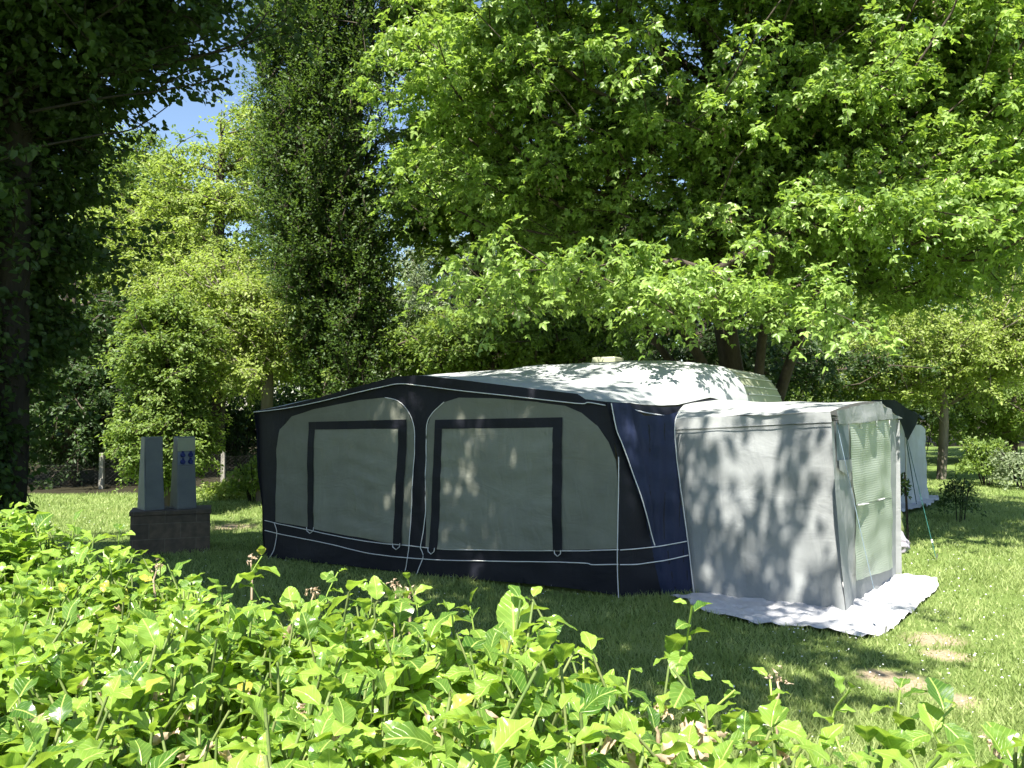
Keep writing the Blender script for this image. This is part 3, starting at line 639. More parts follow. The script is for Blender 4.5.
# side piece between the awning front and the annex (navy cloth; its bluer colour has sunlight painted in)
SD = Plane(AX_B, AC); SD.seed = 3; SD.amp = 1.4
SD.sheet('side_wall', [z2(*p) for p in [(160, 152), (215, 152), (228, 168), (250, 182), (300, 180), (330, 172), (319, 200), (326, 290), (345, 430), (367, 607), (300, 622), (230, 622), (192, 618), (188, 500), (188, 290)]],
         M['navy'], aw, 0, .05)
SD.sheet('side_wall', [z2(*p) for p in [(214, 154), (228, 168), (250, 182), (300, 180), (330, 172), (319, 200), (326, 290), (345, 430), (367, 607), (292, 620), (275, 540), (268, 489), (246, 400), (215, 310), (205, 240)]],
         M['blue'], aw, .012, .04, extra=lambda s_, z_: .014 * np.sin(s_ * 38 + z_ * 4 + 2 * np.sin(z_ * 3)))
SD.sheet('curtain_flap', [z2(*p) for p in [(166, 150), (214, 151), (230, 240), (252, 330), (268, 420), (272, 492), (246, 402), (216, 312), (190, 245), (178, 212)]],
         M['blue'], aw, .05, .03, extra=lambda s_, z_: .012 * np.sin(s_ * 60 + z_ * 9))
tubes('piping', [SD.pipe([z2(*p) for p in [(166, 152), (178, 213), (191, 246), (216, 312), (246, 402), (272, 492)]], .062),
                 SD.pipe([z2(*p) for p in [(332, 172), (319, 200), (326, 290), (345, 430), (367, 607)]], .03),
                 SD.pipe([z2(*p) for p in [(190, 503), (250, 499), (300, 492), (349, 482)]], .028),
                 SD.pipe([z2(*p) for p in [(190, 538), (240, 537), (300, 527), (353, 515)]], .028)], .0055, M['piping'], aw, 5)

# roof: spans from the front eave to the rail along the caravan
nn = -FR.n
CV = Plane(AX_A + nn * 2.4, AX_B + nn * 2.4)
front = np.array([FR.w(*FR.sz(*p), .045) for p in u_px[::-1]])
def resamp(P, n):
    P = np.asarray(P); d = np.r_[0, np.cumsum(np.linalg.norm(np.diff(P, axis=0), axis=1))]; t = np.linspace(0, d[-1], n)
    return np.stack([np.interp(t, d, P[:, i]) for i in range(3)], 1)
rail_px = [(372, 384), (400, 378), (432, 374.5), (470, 371.5), (520, 369), (560, 366.5), (595, 364), (630, 360.5), (665, 360.5), (700, 363), (725, 367), (736, 374), (744, 386), (748, 398), (749, 408)]
backc = np.array([CV.o + CV.u * s_ + np.array([0, 0, z_]) for s_, z_ in CV.ppx(rail_px)])
NS, NT = 90, 40
f_, b_ = resamp(front, NS), resamp(backc, NS)
# the right hand edge sags in a curve from the eave corner back to the caravan
c1_ = f_[-1]; c2_ = b_[-1]
side_px = [(613, 402), (630, 403.5), (643, 405.5), (662, 407), (678, 406.5), (695, 402.5), (711, 398.5)]
DP = Plane(c1_, c2_)
sidec = resamp(np.array([c1_] + [DP.o + DP.u * s_ + np.array([0, 0, z_]) for s_, z_ in DP.ppx(side_px[1:])] + [c2_]), NT)
leftc = resamp(np.array([f_[0], f_[0] * .5 + b_[0] * .5 + np.array([0, 0, -.03]), b_[0]]), NT)
G = np.zeros((NT, NS, 3))
for j in range(NT):
    t = j / (NT - 1)
    for i in range(NS):
        s_ = i / (NS - 1)
        G[j, i] = (1 - t) * f_[i] + t * b_[i] + (1 - s_) * leftc[j] + s_ * sidec[j] - ((1 - s_) * (1 - t) * f_[0] + s_ * (1 - t) * f_[-1] + (1 - s_) * t * b_[0] + s_ * t * b_[-1])
        G[j, i, 2] += math.sin(math.pi * t) * (.02 * math.sin(s_ * 13) + .012 * math.sin(s_ * 31 + 4 * t)) - .03 * math.sin(math.pi * t) * math.sin(math.pi * s_)
gi = np.arange(NT * NS).reshape(NT, NS)
gf = np.stack([gi[:-1, :-1], gi[:-1, 1:], gi[1:, 1:], gi[1:, :-1]], -1).reshape(-1, 4)
np_mesh('roof', G.reshape(-1, 3), gf, M['roof'], aw, True)
# dark drape and piping that edge the sagging side of the roof
sd2 = sidec - np.array([0, 0, .07]) - DP.n * .0
drape = np.concatenate([sidec + DP.n * .01, sidec + DP.n * .03 - np.array([0, 0, 1.])[None] * (.03 + .07 * np.sin(np.linspace(0, math.pi, NT)))[:, None]])
np_mesh('roof_edge', drape, np.array([(i, i + 1, NT + i + 1, NT + i) for i in range(NT - 1)]), M['navy'], aw, True)
tubes('piping', [drape[NT:] + DP.n * .006], .006, M['piping'], aw, 5)
# left gable wall of the awning and its poles
LW = Plane(AX_A, AX_A + nn * 2.4)
n_ = 14
lw = []
for j in range(NT):
    for i in range(n_):
        t = i / (n_ - 1); p = leftc[j] * t + np.array([*(AX_A + nn * 2.4 * j / (NT - 1))[:2], .004]) * (1 - t); lw.append(p + np.array([-.012 * math.sin(j * .5 + i), 0, 0]))
gi2 = np.arange(NT * n_).reshape(NT, n_)
np_mesh('side_wall', lw, np.stack([gi2[:-1, :-1], gi2[:-1, 1:], gi2[1:, 1:], gi2[1:, :-1]], -1).reshape(-1, 4), M['navy'], aw, True)
for s_, z_ in ((.1, 1.8), (FR.sz(415, 570)[0], 2.15), (FR.L - .08, 1.85)):
    p = FR.o + FR.u * s_ + nn * .06; tubes('pole', [[p, p + np.array([0, 0, z_])]], .013, M['metal'], aw, 8)

# ------------------------------------------------------------------ caravan
cv = thing('caravan', 'cream touring caravan with rounded end roof showing above the awning', 'caravan', (float(CV.o[0]), float(CV.o[1]), 0))
prof = CV.ppx([(700, 363.5), (724, 368), (734, 375), (742, 387), (747, 399)])
sR = prof[-1][0] + .12; zR = 2.48
s0_ = CV.sz(470, 372)[0]
prof_pts = [(s0_ + .1, .45), (s0_, 1.2), (s0_ + .05, 1.9), (s0_ + .2, 2.2), (s0_ + .5, 2.38), (s0_ + .9, 2.45)] + [(CV.sz(600, 365)[0], 2.50)] + [(p[0], p[1] - .015) for p in prof] + [(sR, 1.6), (sR + .05, 1.1), (sR - .05, .45)]
top = catmull(prof_pts[:-1], 5) + [np.array(prof_pts[-1])]
W_ = 2.15
near = np.array([CV.o + CV.u * p[0] + nn * .03 + np.array([0, 0, p[1]]) for p in top])
rows = []
for t, dz, sc_ in ((0, -.04, .985), (.02, -.012, .995), (.06, 0, 1), (.5, .012, 1), (.94, 0, 1), (.98, -.012, .995), (1, -.04, .985)):
    c_ = np.array([near[:, 0].mean(), near[:, 1].mean(), 1.4]); r_ = near.copy()
    r_ = c_ + (r_ - c_) * sc_; r_[:, 2] += 0; rows.append(r_ + nn * W_ * t)
m_ = len(top); V = np.concatenate(rows); Fc = []
for q in range(len(rows) - 1):
    for i in range(m_):
        k2 = (i + 1) % m_; Fc.append((q * m_ + i, q * m_ + k2, (q + 1) * m_ + k2, (q + 1) * m_ + i))
mesh_from('body', V, Fc + [tuple(range(m_)), tuple(range((len(rows) - 1) * m_, len(rows) * m_))], M['caravan'], cv, True)
# seams across the roof, awning rail, end window, roof hatch, wheels
off_c = lambda P, k: np.array(P)
seam = []
for frac in (.0,):
    pass
for idx in range(m_ - 26, m_ - 6, 4):
    a0 = near[idx]; d_ = near[min(idx + 1, m_ - 1)] - near[idx - 1]; nrm_ = np.cross(d_, nn); nrm_ /= np.linalg.norm(nrm_) + 1e-9
    if np.dot(nrm_, a0 - np.array([*(near.mean(0)[:2]), 1.4])) < 0: nrm_ = -nrm_
    seam.append([a0 + nn * W_ * t + nrm_ * (.008) for t in np.linspace(.06, .94, 6)])
tubes('roof_seam', seam, .009, M['piping'], cv, 5)
tubes('awning_rail', [near + FR.n * .012], .012, M['metal'], cv, 5)
e0 = CV.o + CV.u * (sR + .03) + nn * .3
mesh_from('end_window', [e0 + nn * a_ + np.array([0, 0, z_]) + CV.u * (o_ + (.02 if z_ > 1.4 else .05)) for o_ in (0, .03) for a_, z_ in ((0, 1.15), (1.5, 1.15), (1.5, 1.75), (0, 1.75))],
          [(0, 1, 2, 3), (4, 5, 6, 7), (0, 1, 5, 4), (1, 2, 6, 5), (2, 3, 7, 6), (3, 0, 4, 7)], M['glass'], cv, bevel=.01)
hp = at(608, 361, 12.6); hp[2] = 2.5
def box(name, c, u_, v_, w_, mat, parent, hx, hy, z0, z1_, bevel=.01, top=1.):
    c = np.array(c, float); vs = []
    for z_, k_ in ((z0, 1.), (z1_, top)):
        for a_, b__ in ((-1, -1), (1, -1), (1, 1), (-1, 1)): vs.append(np.array([c[0], c[1], 0]) + u_ * hx * a_ * k_ + v_ * hy * b__ * k_ + np.array([0, 0, z_]))
    return mesh_from(name, vs, [(0, 3, 2, 1), (4, 5, 6, 7), (0, 1, 5, 4), (1, 2, 6, 5), (2, 3, 7, 6), (3, 0, 4, 7)], mat, parent, bevel=bevel)
UP = np.array([0, 0, 1.])
box('roof_hatch', hp, CV.u, nn, UP, M['caravan'], cv, .2, .2, 2.44, 2.66, .02, .9)
for sgn in (.12, W_ - .12):
    c_ = CV.o + CV.u * 2.2 + nn * sgn; c_[2] = .32
    th = np.linspace(0, 2 * np.pi, 25)[:-1]; V = []
    for off2, rr in ((-.08, .2), (-.08, .29), (-.06, .32), (.06, .32), (.08, .29), (.08, .2)):
        V += [c_ + nn * off2 + CV.u * rr * math.cos(q) + UP * rr * math.sin(q) for q in th]
    Fc = [(r_ * 24 + i, r_ * 24 + (i + 1) % 24, (r_ + 1) * 24 + (i + 1) % 24, (r_ + 1) * 24 + i) for r_ in range(5) for i in range(24)]
    Fc += [tuple(range(24)), tuple(range(120, 144))]
    mesh_from('wheel', V, Fc, M['glass'], cv, True)

# ------------------------------------------------------------------ grey annex
AN = Plane(AC, AF); AN.seed = 6; AN.amp = 1.3
EN = Plane(AF, AG); EN.seed = 9; EN.amp = 1.2
ax = thing('grey_tent_annex', 'pale grey box shaped annex tent with mesh window joined to the navy awning', 'tent annex', (float(AC[0]), float(AC[1]), 0))
AN.sheet('front_wall', [z2(*p) for p in [(319, 214), (420, 208), (560, 202), (699, 196), (704, 300), (714, 430), (724, 550), (734, 655), (640, 648), (500, 632), (367, 608), (345, 430), (326, 290)]], M['annex'], ax, 0, .045,
         extra=lambda s_, z_: .02 * np.exp(-((z_ - .25) / .3) ** 2) * np.sin(s_ * 9 + z_ * 3))
AN.sheet('roof_band', [z2(*p) for p in [(319, 190), (420, 184), (560, 180), (697, 172), (701, 198), (560, 204), (420, 212), (319, 216)]], M['annex_roof'], ax, .006, .045)
seamp = AN.pipe([z2(*p) for p in [(319, 215), (420, 210), (560, 203), (700, 197)]], .028)
tubes('piping', [seamp], .004, M['annex'], ax, 5)
EN.sheet('end_wall', [z2(*p) for p in [(699, 196), (740, 190), (800, 186), (855, 188), (855, 300), (854, 450), (854, 568), (800, 610), (735, 655), (724, 550), (714, 430), (704, 300)]], M['annex'], ax, 0, .045,
         extra=lambda s_, z_: .03 * np.clip(1.2 - z_, 0, 1) * np.sin(s_ * 11 + z_ * 5) * np.clip(1.2 - s_, 0, 1) * np.clip(s_ * 4, 0, 1))
def meshcloth():
    m, nt = new_mat('mesh_window'); L = nt.links
    tc = N(nt, 'ShaderNodeTexCoord')
    w1 = N(nt, 'ShaderNodeTexWave', wave_type='BANDS', bands_direction='Z', ins={'Scale': 14., 'Distortion': 1.2, 'Detail': 2.}); L.new(tc.outputs['Object'], w1.inputs[0])
    w2 = N(nt, 'ShaderNodeTexWave', wave_type='BANDS', bands_direction='DIAGONAL', ins={'Scale': 22., 'Distortion': .8}); L.new(tc.outputs['Object'], w2.inputs[0])
    ml = N(nt, 'ShaderNodeMath', operation='MULTIPLY'); L.new(w1.outputs[1], ml.inputs[0]); L.new(w2.outputs[1], ml.inputs[1])
    col = ramp(nt, ml.outputs[0], [(0, (.40, .46, .38)), (1, (.52, .57, .48))])
    p = N(nt, 'ShaderNodeBsdfPrincipled', ins={'Roughness': .35, 'Specular IOR Level': .5}); L.new(col, p.inputs['Base Color'])
    bp = N(nt, 'ShaderNodeBump', ins={'Strength': .5, 'Distance': .01}); L.new(ml.outputs[0], bp.inputs['Height']); L.new(bp.outputs[0], p.inputs['Normal'])
    t = N(nt, 'ShaderNodeBsdfTranslucent'); t.inputs[0].default_value = (.5, .6, .45, 1)
    mx = N(nt, 'ShaderNodeMixShader', ins={0: .3}); L.new(p.outputs[0], mx.inputs[1]); L.new(t.outputs[0], mx.inputs[2])
    out = N(nt, 'ShaderNodeOutputMaterial'); L.new(mx.outputs[0], out.inputs[0]); return m
M['mesh_window'] = meshcloth()
EN.sheet('mesh_window', [z2(*p) for p in [(740, 201), (790, 195), (838, 191), (839, 290), (839, 378), (800, 386), (752, 396), (746, 300)]], M['mesh_window'], ax, .02, .04)
EN.sheet('window_flap', [z2(*p) for p in [(752, 398), (800, 387), (838, 380), (837, 460), (839, 545), (800, 562), (756, 577), (757, 480)]], M['mesh_window'], ax, .024, .04)
EN.sheet('vent_window', [z2(*p) for p in [(706, 200), (738, 196), (741, 288), (710, 290)]], M['vent'], ax, .012, .05)
EN.sheet('vent_flap', [z2(*p) for p in [(709, 288), (742, 286), (744, 315), (728, 322), (711, 312)]], M['annex'], ax, .03, .03)
hooks = []
for x, y in ((760, 205), (797, 201), (834, 203)): hooks.append(EN.w(*np.array(EN.ppx([z2(x, y - 10), z2(x, y + 4), z2(x + 4, y + 5)])).T, .03))
hooks += [EN.w(*np.array(EN.ppx([z2(x, y), z2(x + w__, y - 4)])).T, .03) for x, y, w__ in ((753, 396, 28), (800, 384, 18))]
for h_ in hooks: tubes('hook', [h_], .007, M['piping'], ax, 5)
# roof: front eave, ridge, gable
eL, eR = AN.w(*AN.sz(*z2(319, 190)), .008), AN.w(*AN.sz(*z2(697, 172)), .008)
gpk = EN.w(*EN.sz(*z2(806, 148)), .05); gbk = EN.w(*EN.sz(*z2(856, 188)), .03)
rid = gpk - AN.u * 2.05; rid[2] = at(705, 398.5, float(rid[1]))[2]; bk = gbk - AN.u * 1.9
nU, nV = 36, 20; V = []
for i in range(nU):
    t = i / (nU - 1); E0, R0, B0 = eL + (eR - eL) * t, rid + (gpk - rid) * t, bk + (gbk - bk) * t
    for j in range(nV):
        q = j / (nV - 1)
        p = E0 + (R0 - E0) * (q / .7) if q < .7 else R0 + (B0 - R0) * ((q - .7) / .3)
        p = p.copy(); p[2] += .035 * math.sin(math.pi * min(1, q / .7)) + .008 * math.sin(t * 17 + q * 6) * math.sin(math.pi * t) - .02 * math.sin(math.pi * t) * (q / .7 if q < .7 else 1)
        V.append(p)
gi3 = np.arange(nU * nV).reshape(nU, nV)
np_mesh('roof', V, np.stack([gi3[:-1, :-1], gi3[1:, :-1], gi3[1:, 1:], gi3[:-1, 1:]], -1).reshape(-1, 4), M['annex_roof'], ax, True)
EN.sheet('gable', [z2(*p) for p in [(697, 172), (720, 165), (760, 156), (806, 147), (830, 166), (856, 188), (835, 190), (800, 192), (760, 198), (730, 200), (703, 203)]], M['annex'], ax, .045, .03,
         extra=lambda s_, z_: .02 * np.sin(s_ * 14 + z_ * 8))
# back wall
bw = []
for i in range(20):
    for j in range(2): bw.append(np.array([*(gbk + (bk - gbk) * i / 19)[:2], [.01, gbk[2] - .02][j]]))
np_mesh('back_wall', bw, np.array([(2 * i, 2 * i + 2, 2 * i + 3, 2 * i + 1) for i in range(19)]), M['annex'], ax, True)
# ground sheet with crumpled, lifted rim
sv, sf = cdt_sheet(SHEET, .05)
zz = .026 + .02 * (np.sin(sv[:, 0] * 21 + 3 * np.sin(sv[:, 1] * 9)) * np.sin(sv[:, 1] * 17 + 2 * np.sin(sv[:, 0] * 6))) + rng.uniform(0, .012, len(sv))
gs = np_mesh('ground_sheet', np.column_stack([sv, zz]), sf, M['sheet'], None, True)
tag(gs, 'crumpled white plastic ground sheet spread under the foot of the grey annex', 'ground sheet')
# guy lines
def peg_rope(name, label, top_, g, mat, r=.004, sag=.02):
    root = thing(name, label, 'rope', (float(g[0]), float(g[1]), 0))
    top_ = np.array(top_); g = np.array([g[0], g[1], .03]); P = [top_ + (g - top_) * t - UP * sag * math.sin(math.pi * t) for t in np.linspace(0, 1, 12)]
    tubes('line', [P], r, mat, root, 6)
    d = (g - top_) / np.linalg.norm(g - top_)
    s0 = g - d * .35; tubes('slider', [[s0, s0 + d * .06]], .012, M['piping'], root, 6)
    tubes('peg', [[g + np.array([.02, 0, .05]), g + np.array([-.0, .02, -.12])]], .008, M['metal'], root, 6)
peg_rope('guy_rope', 'pale blue guy line from the annex corner to the ground sheet edge', EN.w(*EN.sz(833, 422), .03), ground(884, 636), M['rope_blue'], .0027)

# ------------------------------------------------------------------ rear tent with dark canopy
M['rear_cloth'] = fabric('rear_cloth', (.5, .52, .52), trans=.25)
rt = thing('rear_tent', 'pale grey tent with a dark canopy corner standing behind the grey annex', 'tent', (float(X(910, 16)), 16., 0))
RW = Plane(at(850, 500, 15.6) * [1, 1, 0], at(912, 500, 16.4) * [1, 1, 0]); RW.seed = 2; RW.amp = 2
RW.sheet('front_wall', [(850, 412), (893, 412), (905, 421), (911, 432), (913, 460), (917, 505), (850, 512)], M['rear_cloth'], rt, 0, .08, extra=lambda s_, z_: .03 * np.sin(s_ * 16))
RW2 = Plane(at(911, 500, 16.4) * [1, 1, 0], at(930, 500, 17.6) * [1, 1, 0]); RW2.seed = 4; RW2.amp = 2
RW2.sheet('end_wall', [(908, 424), (921, 425), (925, 430), (926, 460), (927, 504), (916, 505), (911, 460)], M['rear_cloth'], rt, 0, .08)
cp = [at(872, 399.5, 13.6), at(895, 400, 13.4), at(906, 408, 13.), at(919, 414.5, 12.8)]
cb = [at(872, 405, 17), at(900, 408, 17), at(915, 412, 17), at(925, 418, 17)]
V = []; 
for j in range(8):
    for i in range(4): V.append(cp[i] + (cb[i] - cp[i]) * j / 7 - UP * .05 * math.sin(math.pi * j / 7))
gi4 = np.arange(32).reshape(8, 4); 
np_mesh('canopy', V, np.stack([gi4[:-1, :-1], gi4[:-1, 1:], gi4[1:, 1:], gi4[1:, :-1]], -1).reshape(-1, 4), M['grey_green'], rt, True)
CF = Plane(at(872, 500, 13.6) * [1, 1, 0], at(919, 500, 12.8) * [1, 1, 0]); CF.seed = 1; CF.amp = 1.5
CF.sheet('canopy_corner', [(872, 400), (895, 400), (906, 408), (919, 414.5), (917, 424), (908, 441), (903, 430), (899, 421), (890, 414), (872, 410)], M['grey_green'], rt, .01, .05)
sk = [ground(*p) for p in [(850, 520), (893, 517), (912, 513), (926, 510), (939, 503), (938, 499), (925, 499), (850, 499)]]
sv, sf = cdt_sheet([(p[0], p[1]) for p in sk], .12)
np_mesh('skirt', np.column_stack([sv, .04 + rng.uniform(0, .09, len(sv))]), sf, M['sheet'], rt, False)
for p_ in ([at(905, 412, 13.2) * [1, 1, 0], at(905, 412, 13.2)], [at(908, 412, 16.6) * [1, 1, 0], at(908, 414, 16.6)]): tubes('pole', [p_], .011, M['metal'], rt, 8)
peg_rope('guy_rope', 'long green guy rope from the dark canopy corner down to the lawn', CF.w(*CF.sz(908, 441), .01), ground(936, 560), M['rope'], .0045)
peg_rope('guy_rope', 'short green guy rope from the dark canopy to the rear tent skirt', CF.w(*CF.sz(905, 432), .01), ground(917, 508), M['rope'], .007)
# plastic bag and water canister behind the annex
def lumpy(name, label, cat, c, r, mat, seed):
    bm = bmesh.new(); bmesh.ops.create_icosphere(bm, subdivisions=4, radius=1)
    for v in bm.verts:
        p = v.co; k_ = 1 + .12 * math.sin(p.x * 6 + seed) + .1 * math.sin(p.z * 9 + p.y * 5) + .07 * math.sin(p.y * 14 + p.x * 9)
        top_ = max(0, p.z - .5); v.co = Vector((p.x * r[0] * k_ * (1 - .9 * top_), p.y * r[1] * k_ * (1 - .9 * top_), max(-r[2] * .8, p.z * r[2] * (1 + top_ * .9))))
    me = bpy.data.meshes.new(name); bm.to_mesh(me); bm.free(); me.transform(Matrix.Translation(Vector((c[0], c[1], r[2] * .8))))
    o = finish(me, name, mat, None, True); return tag(o, label, cat)
M['bag'] = fabric('bag', (.3, .28, .33), wr=1., rough=.4)
bp_ = ground(899, 553)
lumpy('plastic_bag', 'small white tied plastic bag on the grass behind the annex corner', 'bag', (bp_[0] + .03, bp_[1], 0), (.10, .10, .13), M['bag'], 1)
bp_ = ground(893, 549)
lumpy('garden_sack', 'mossy green sack slumped against the rear of the grey annex', 'sack', (bp_[0] + .05, bp_[1] + .3, 0), (.2, .18, .36), surf_mat('moss', (.08, .12, .03), (.2, .22, .09), 8, .9, .5), 4)

# ------------------------------------------------------------------ brick plinth and hookup pedestals
def brick_mat():
    m, nt = new_mat('brick'); L = nt.links
    tc = N(nt, 'ShaderNodeTexCoord'); sp = N(nt, 'ShaderNodeSeparateXYZ'); L.new(tc.outputs['Object'], sp.inputs[0])
    ad = N(nt, 'ShaderNodeMath', operation='ADD'); L.new(sp.outputs[0], ad.inputs[0]); L.new(sp.outputs[1], ad.inputs[1])
    cb_ = N(nt, 'ShaderNodeCombineXYZ'); L.new(ad.outputs[0], cb_.inputs[0]); L.new(sp.outputs[2], cb_.inputs[1])
    b = N(nt, 'ShaderNodeTexBrick', ins={'Scale': 1., 'Mortar Size': .006, 'Brick Width': .49, 'Row Height': .2, 'Mortar Smooth': .3}); L.new(cb_.outputs[0], b.inputs[0])
    b.inputs['Color1'].default_value = (.11, .09, .07, 1); b.inputs['Color2'].default_value = (.07, .06, .05, 1); b.inputs['Mortar'].default_value = (.13, .12, .1, 1)
    n = N(nt, 'ShaderNodeTexNoise', ins={'Scale': 12., 'Detail': 8.}); L.new(tc.outputs['Object'], n.inputs[0])
    mx = N(nt, 'ShaderNodeMix', data_type='RGBA', blend_type='MULTIPLY', ins={0: .7}); L.new(b.outputs[0], mx.inputs[6]); L.new(ramp(nt, n.outputs[0], [(.3, (.5, .5, .45)), (.7, (1.3, 1.2, 1.05))]), mx.inputs[7])
    p = N(nt, 'ShaderNodeBsdfPrincipled', ins={'Roughness': .95}); L.new(mx.outputs[2], p.inputs['Base Color'])
    bp = N(nt, 'ShaderNodeBump', ins={'Strength': .6, 'Distance': .01}); L.new(b.outputs[1], bp.inputs['Height']); bp.invert = True; L.new(bp.outputs[0], p.inputs['Normal'])
    o = N(nt, 'ShaderNodeOutputMaterial'); L.new(p.outputs[0], o.inputs[0]); return m
M['brick'] = brick_mat()
M['pedestal'] = surf_mat('pedestal', (.10, .115, .12), (.14, .155, .155), 4, .55, .08, 30, .003, spec=.4)
M['pedestal_cap'] = surf_mat('pedestal_cap', (.26, .28, .2), (.31, .33, .24), 4, .6, .08, 30, .003)
M['socket_blue'] = surf_mat('socket_blue', (.01, .02, .12), (.015, .03, .16), 6, .4, .05)
Dp = 11.2
c0 = np.array([X(167, Dp), Dp + .2, 0]); ang_ = R(20)
ub = np.array([math.cos(ang_), math.sin(ang_), 0]); vb = np.array([-math.sin(ang_), math.cos(ang_), 0])
ztop = at(167, 510, Dp)[2]
pl = thing('block_plinth', 'low dark block plinth carrying the two hookup pedestals', 'plinth', (float(c0[0]), float(c0[1]), 0))
box('base', c0, ub, vb, UP, M['brick'], pl, .485, .26, 0, ztop - .06, .008)
box('coping', c0, ub, vb, UP, M['brick'], pl, .50, .275, ztop - .058, ztop, .01)
def pedestal(px, sockets, label):
    ub, vb = np.array([math.cos(R(42)), math.sin(R(42)), 0]), np.array([-math.sin(R(42)), math.cos(R(42)), 0])
    c = np.array([X(px, Dp + .16), Dp + .16 + (px - 168) * .005, 0])
    root = thing('hookup_pedestal', label, 'pedestal', (float(c[0]), float(c[1]), float(ztop)), 'electric hookup pedestals')
    H = at(px, 437, Dp)[2] - ztop
    # wedge shaped side profile: wide foot, narrow head, front face nearly vertical above
    prof = [(-.15, 0), (-.145, .02), (-.085, .62 * H), (-.08, H), (.06, H), (.145, .02), (.15, 0)]
    V = []
    for sx in (-1, 1):
        for (y_, z_) in prof:
            wid = .128 if z_ < .1 else .128 - .01 * min(1, z_ / H)
            V.append(c + ub * sx * wid + vb * y_ + UP * (ztop + z_))
    n = len(prof); Fc = [tuple(range(n)), tuple(range(n, 2 * n))] + [(i, (i + 1) % n, n + (i + 1) % n, n + i) for i in range(n)]
    mesh_from('body', V, Fc, M['pedestal'], root, bevel=.007)
    fy = lambda z_: -.146 + .061 * min(1, z_ / (.62 * H)) if z_ < .62 * H else -.085 + .005 * (z_ - .62 * H) / (.38 * H)
    def plate(nm, x0, x1, za, zb, th, mat, par_=None):
        V = [c + ub * x_ + vb * (fy(z_) - o_) + UP * (ztop + z_) for o_ in (-.004, th) for x_, z_ in ((x0, za), (x1, za), (x1, zb), (x0, zb))]
        return mesh_from(nm, V, [(0, 1, 2, 3), (4, 5, 6, 7), (0, 1, 5, 4), (1, 2, 6, 5), (2, 3, 7, 6), (3, 0, 4, 7)], mat, par_ or root, bevel=.003)
    if sockets:
        plate('cap', -.118, .118, .80 * H, .985 * H, .012, M['pedestal_cap'])
        sp_ = plate('socket_panel', -.11, .11, .605 * H, .79 * H, .008, surf_mat('panel_grey', (.12, .15, .2), (.16, .19, .24), 5, .5, .05))
        plate('front_cover', -.115, .115, .02 * H, .585 * H, .012, M['pedestal'])
        for ix in (-1, 1):
            for iz in (.65, .745):
                z_ = iz * H; cc = c + ub * ix * .052 + vb * (fy(z_) - .008) + UP * (ztop + z_)
                th = np.linspace(0, 2 * np.pi, 17)[:-1]; V = []
                for o_, rr in ((0, .033), (.03, .03), (.036, .024)): V += [cc - vb * o_ + ub * rr * math.cos(q) + UP * rr * math.sin(q) for q in th]
                Fc = [(r_ * 16 + i, r_ * 16 + (i + 1) % 16, (r_ + 1) * 16 + (i + 1) % 16, (r_ + 1) * 16 + i) for r_ in range(2) for i in range(16)] + [tuple(range(32, 48)), tuple(range(16))]
                hd = [cc - vb * o_ + ub * x_ + UP * zq for o_ in (.0, .03) for x_, zq in ((-.012, .03), (.012, .03), (.008, .052), (-.008, .052))]
                V += hd; k_ = 48; Fc += [(k_, k_ + 1, k_ + 2, k_ + 3), (k_ + 4, k_ + 5, k_ + 6, k_ + 7), (k_, k_ + 1, k_ + 5, k_ + 4), (k_ + 1, k_ + 2, k_ + 6, k_ + 5), (k_ + 2, k_ + 3, k_ + 7, k_ + 6), (k_ + 3, k_, k_ + 4, k_ + 7)]
                mesh_from('socket', V, Fc, M['socket_blue'], root)
    else:
        plate('back_cover', -.105, .105, .03 * H, .95 * H, .008, M['pedestal'])
pedestal(154.5, False, 'blank hookup pedestal on the left half of the dark plinth')
pedestal(182.5, True, 'hookup pedestal with four blue sockets on the right half of the plinth')

# ------------------------------------------------------------------ wire fence
fr = thing('wire_fence', 'low wire mesh fence on pale concrete posts behind the lawn at left', 'fence', (X(103, 20.5), 20.5, 0))
posts = []
for px, py, D in ((-60, 460, 20), (25, 462, 20.2), (103, 453, 20.5), (224, 451, 22), (330, 451, 23.3)):
    h = at(px, py, D)[2]; c = np.array([X(px, D), D, 0]); posts.append((c, h))
    box('post', c, np.array([1, 0, 0]), np.array([0, 1, 0]), UP, M['post'], fr, .055, .055, 0, h, .012, .9)
paths = []
for (a_, h1), (b_, h2) in zip(posts[:-1], posts[1:]):
    for z_ in (.08, .45, min(h1, h2) - .08): paths.append([a_ + UP * z_ - np.array([0, .06, 0]), b_ + UP * z_ - np.array([0, .06, 0])])
    L_ = np.linalg.norm(b_ - a_); hh = min(h1, h2) - .08; nst = int(L_ / .1)
    for i in range(-int(hh / .1), nst):
        for sgn in (1, -1):
            x0, x1, y0, y1 = i * .1, i * .1 + hh, .08, hh
            if x0 < 0: y0 += -x0; x0 = 0
            if x1 > L_: y1 -= x1 - L_; x1 = L_
            if x1 <= x0: continue
            t0, t1 = x0 / L_, x1 / L_
            if sgn < 0: t0, t1 = 1 - t0, 1 - t1
            paths.append([a_ + (b_ - a_) * t0 + UP * y0 - np.array([0, .06, 0]), a_ + (b_ - a_) * t1 + UP * y1 - np.array([0, .06, 0])])
tubes('wire_mesh', paths, .0016, M['wire'], fr, 3)

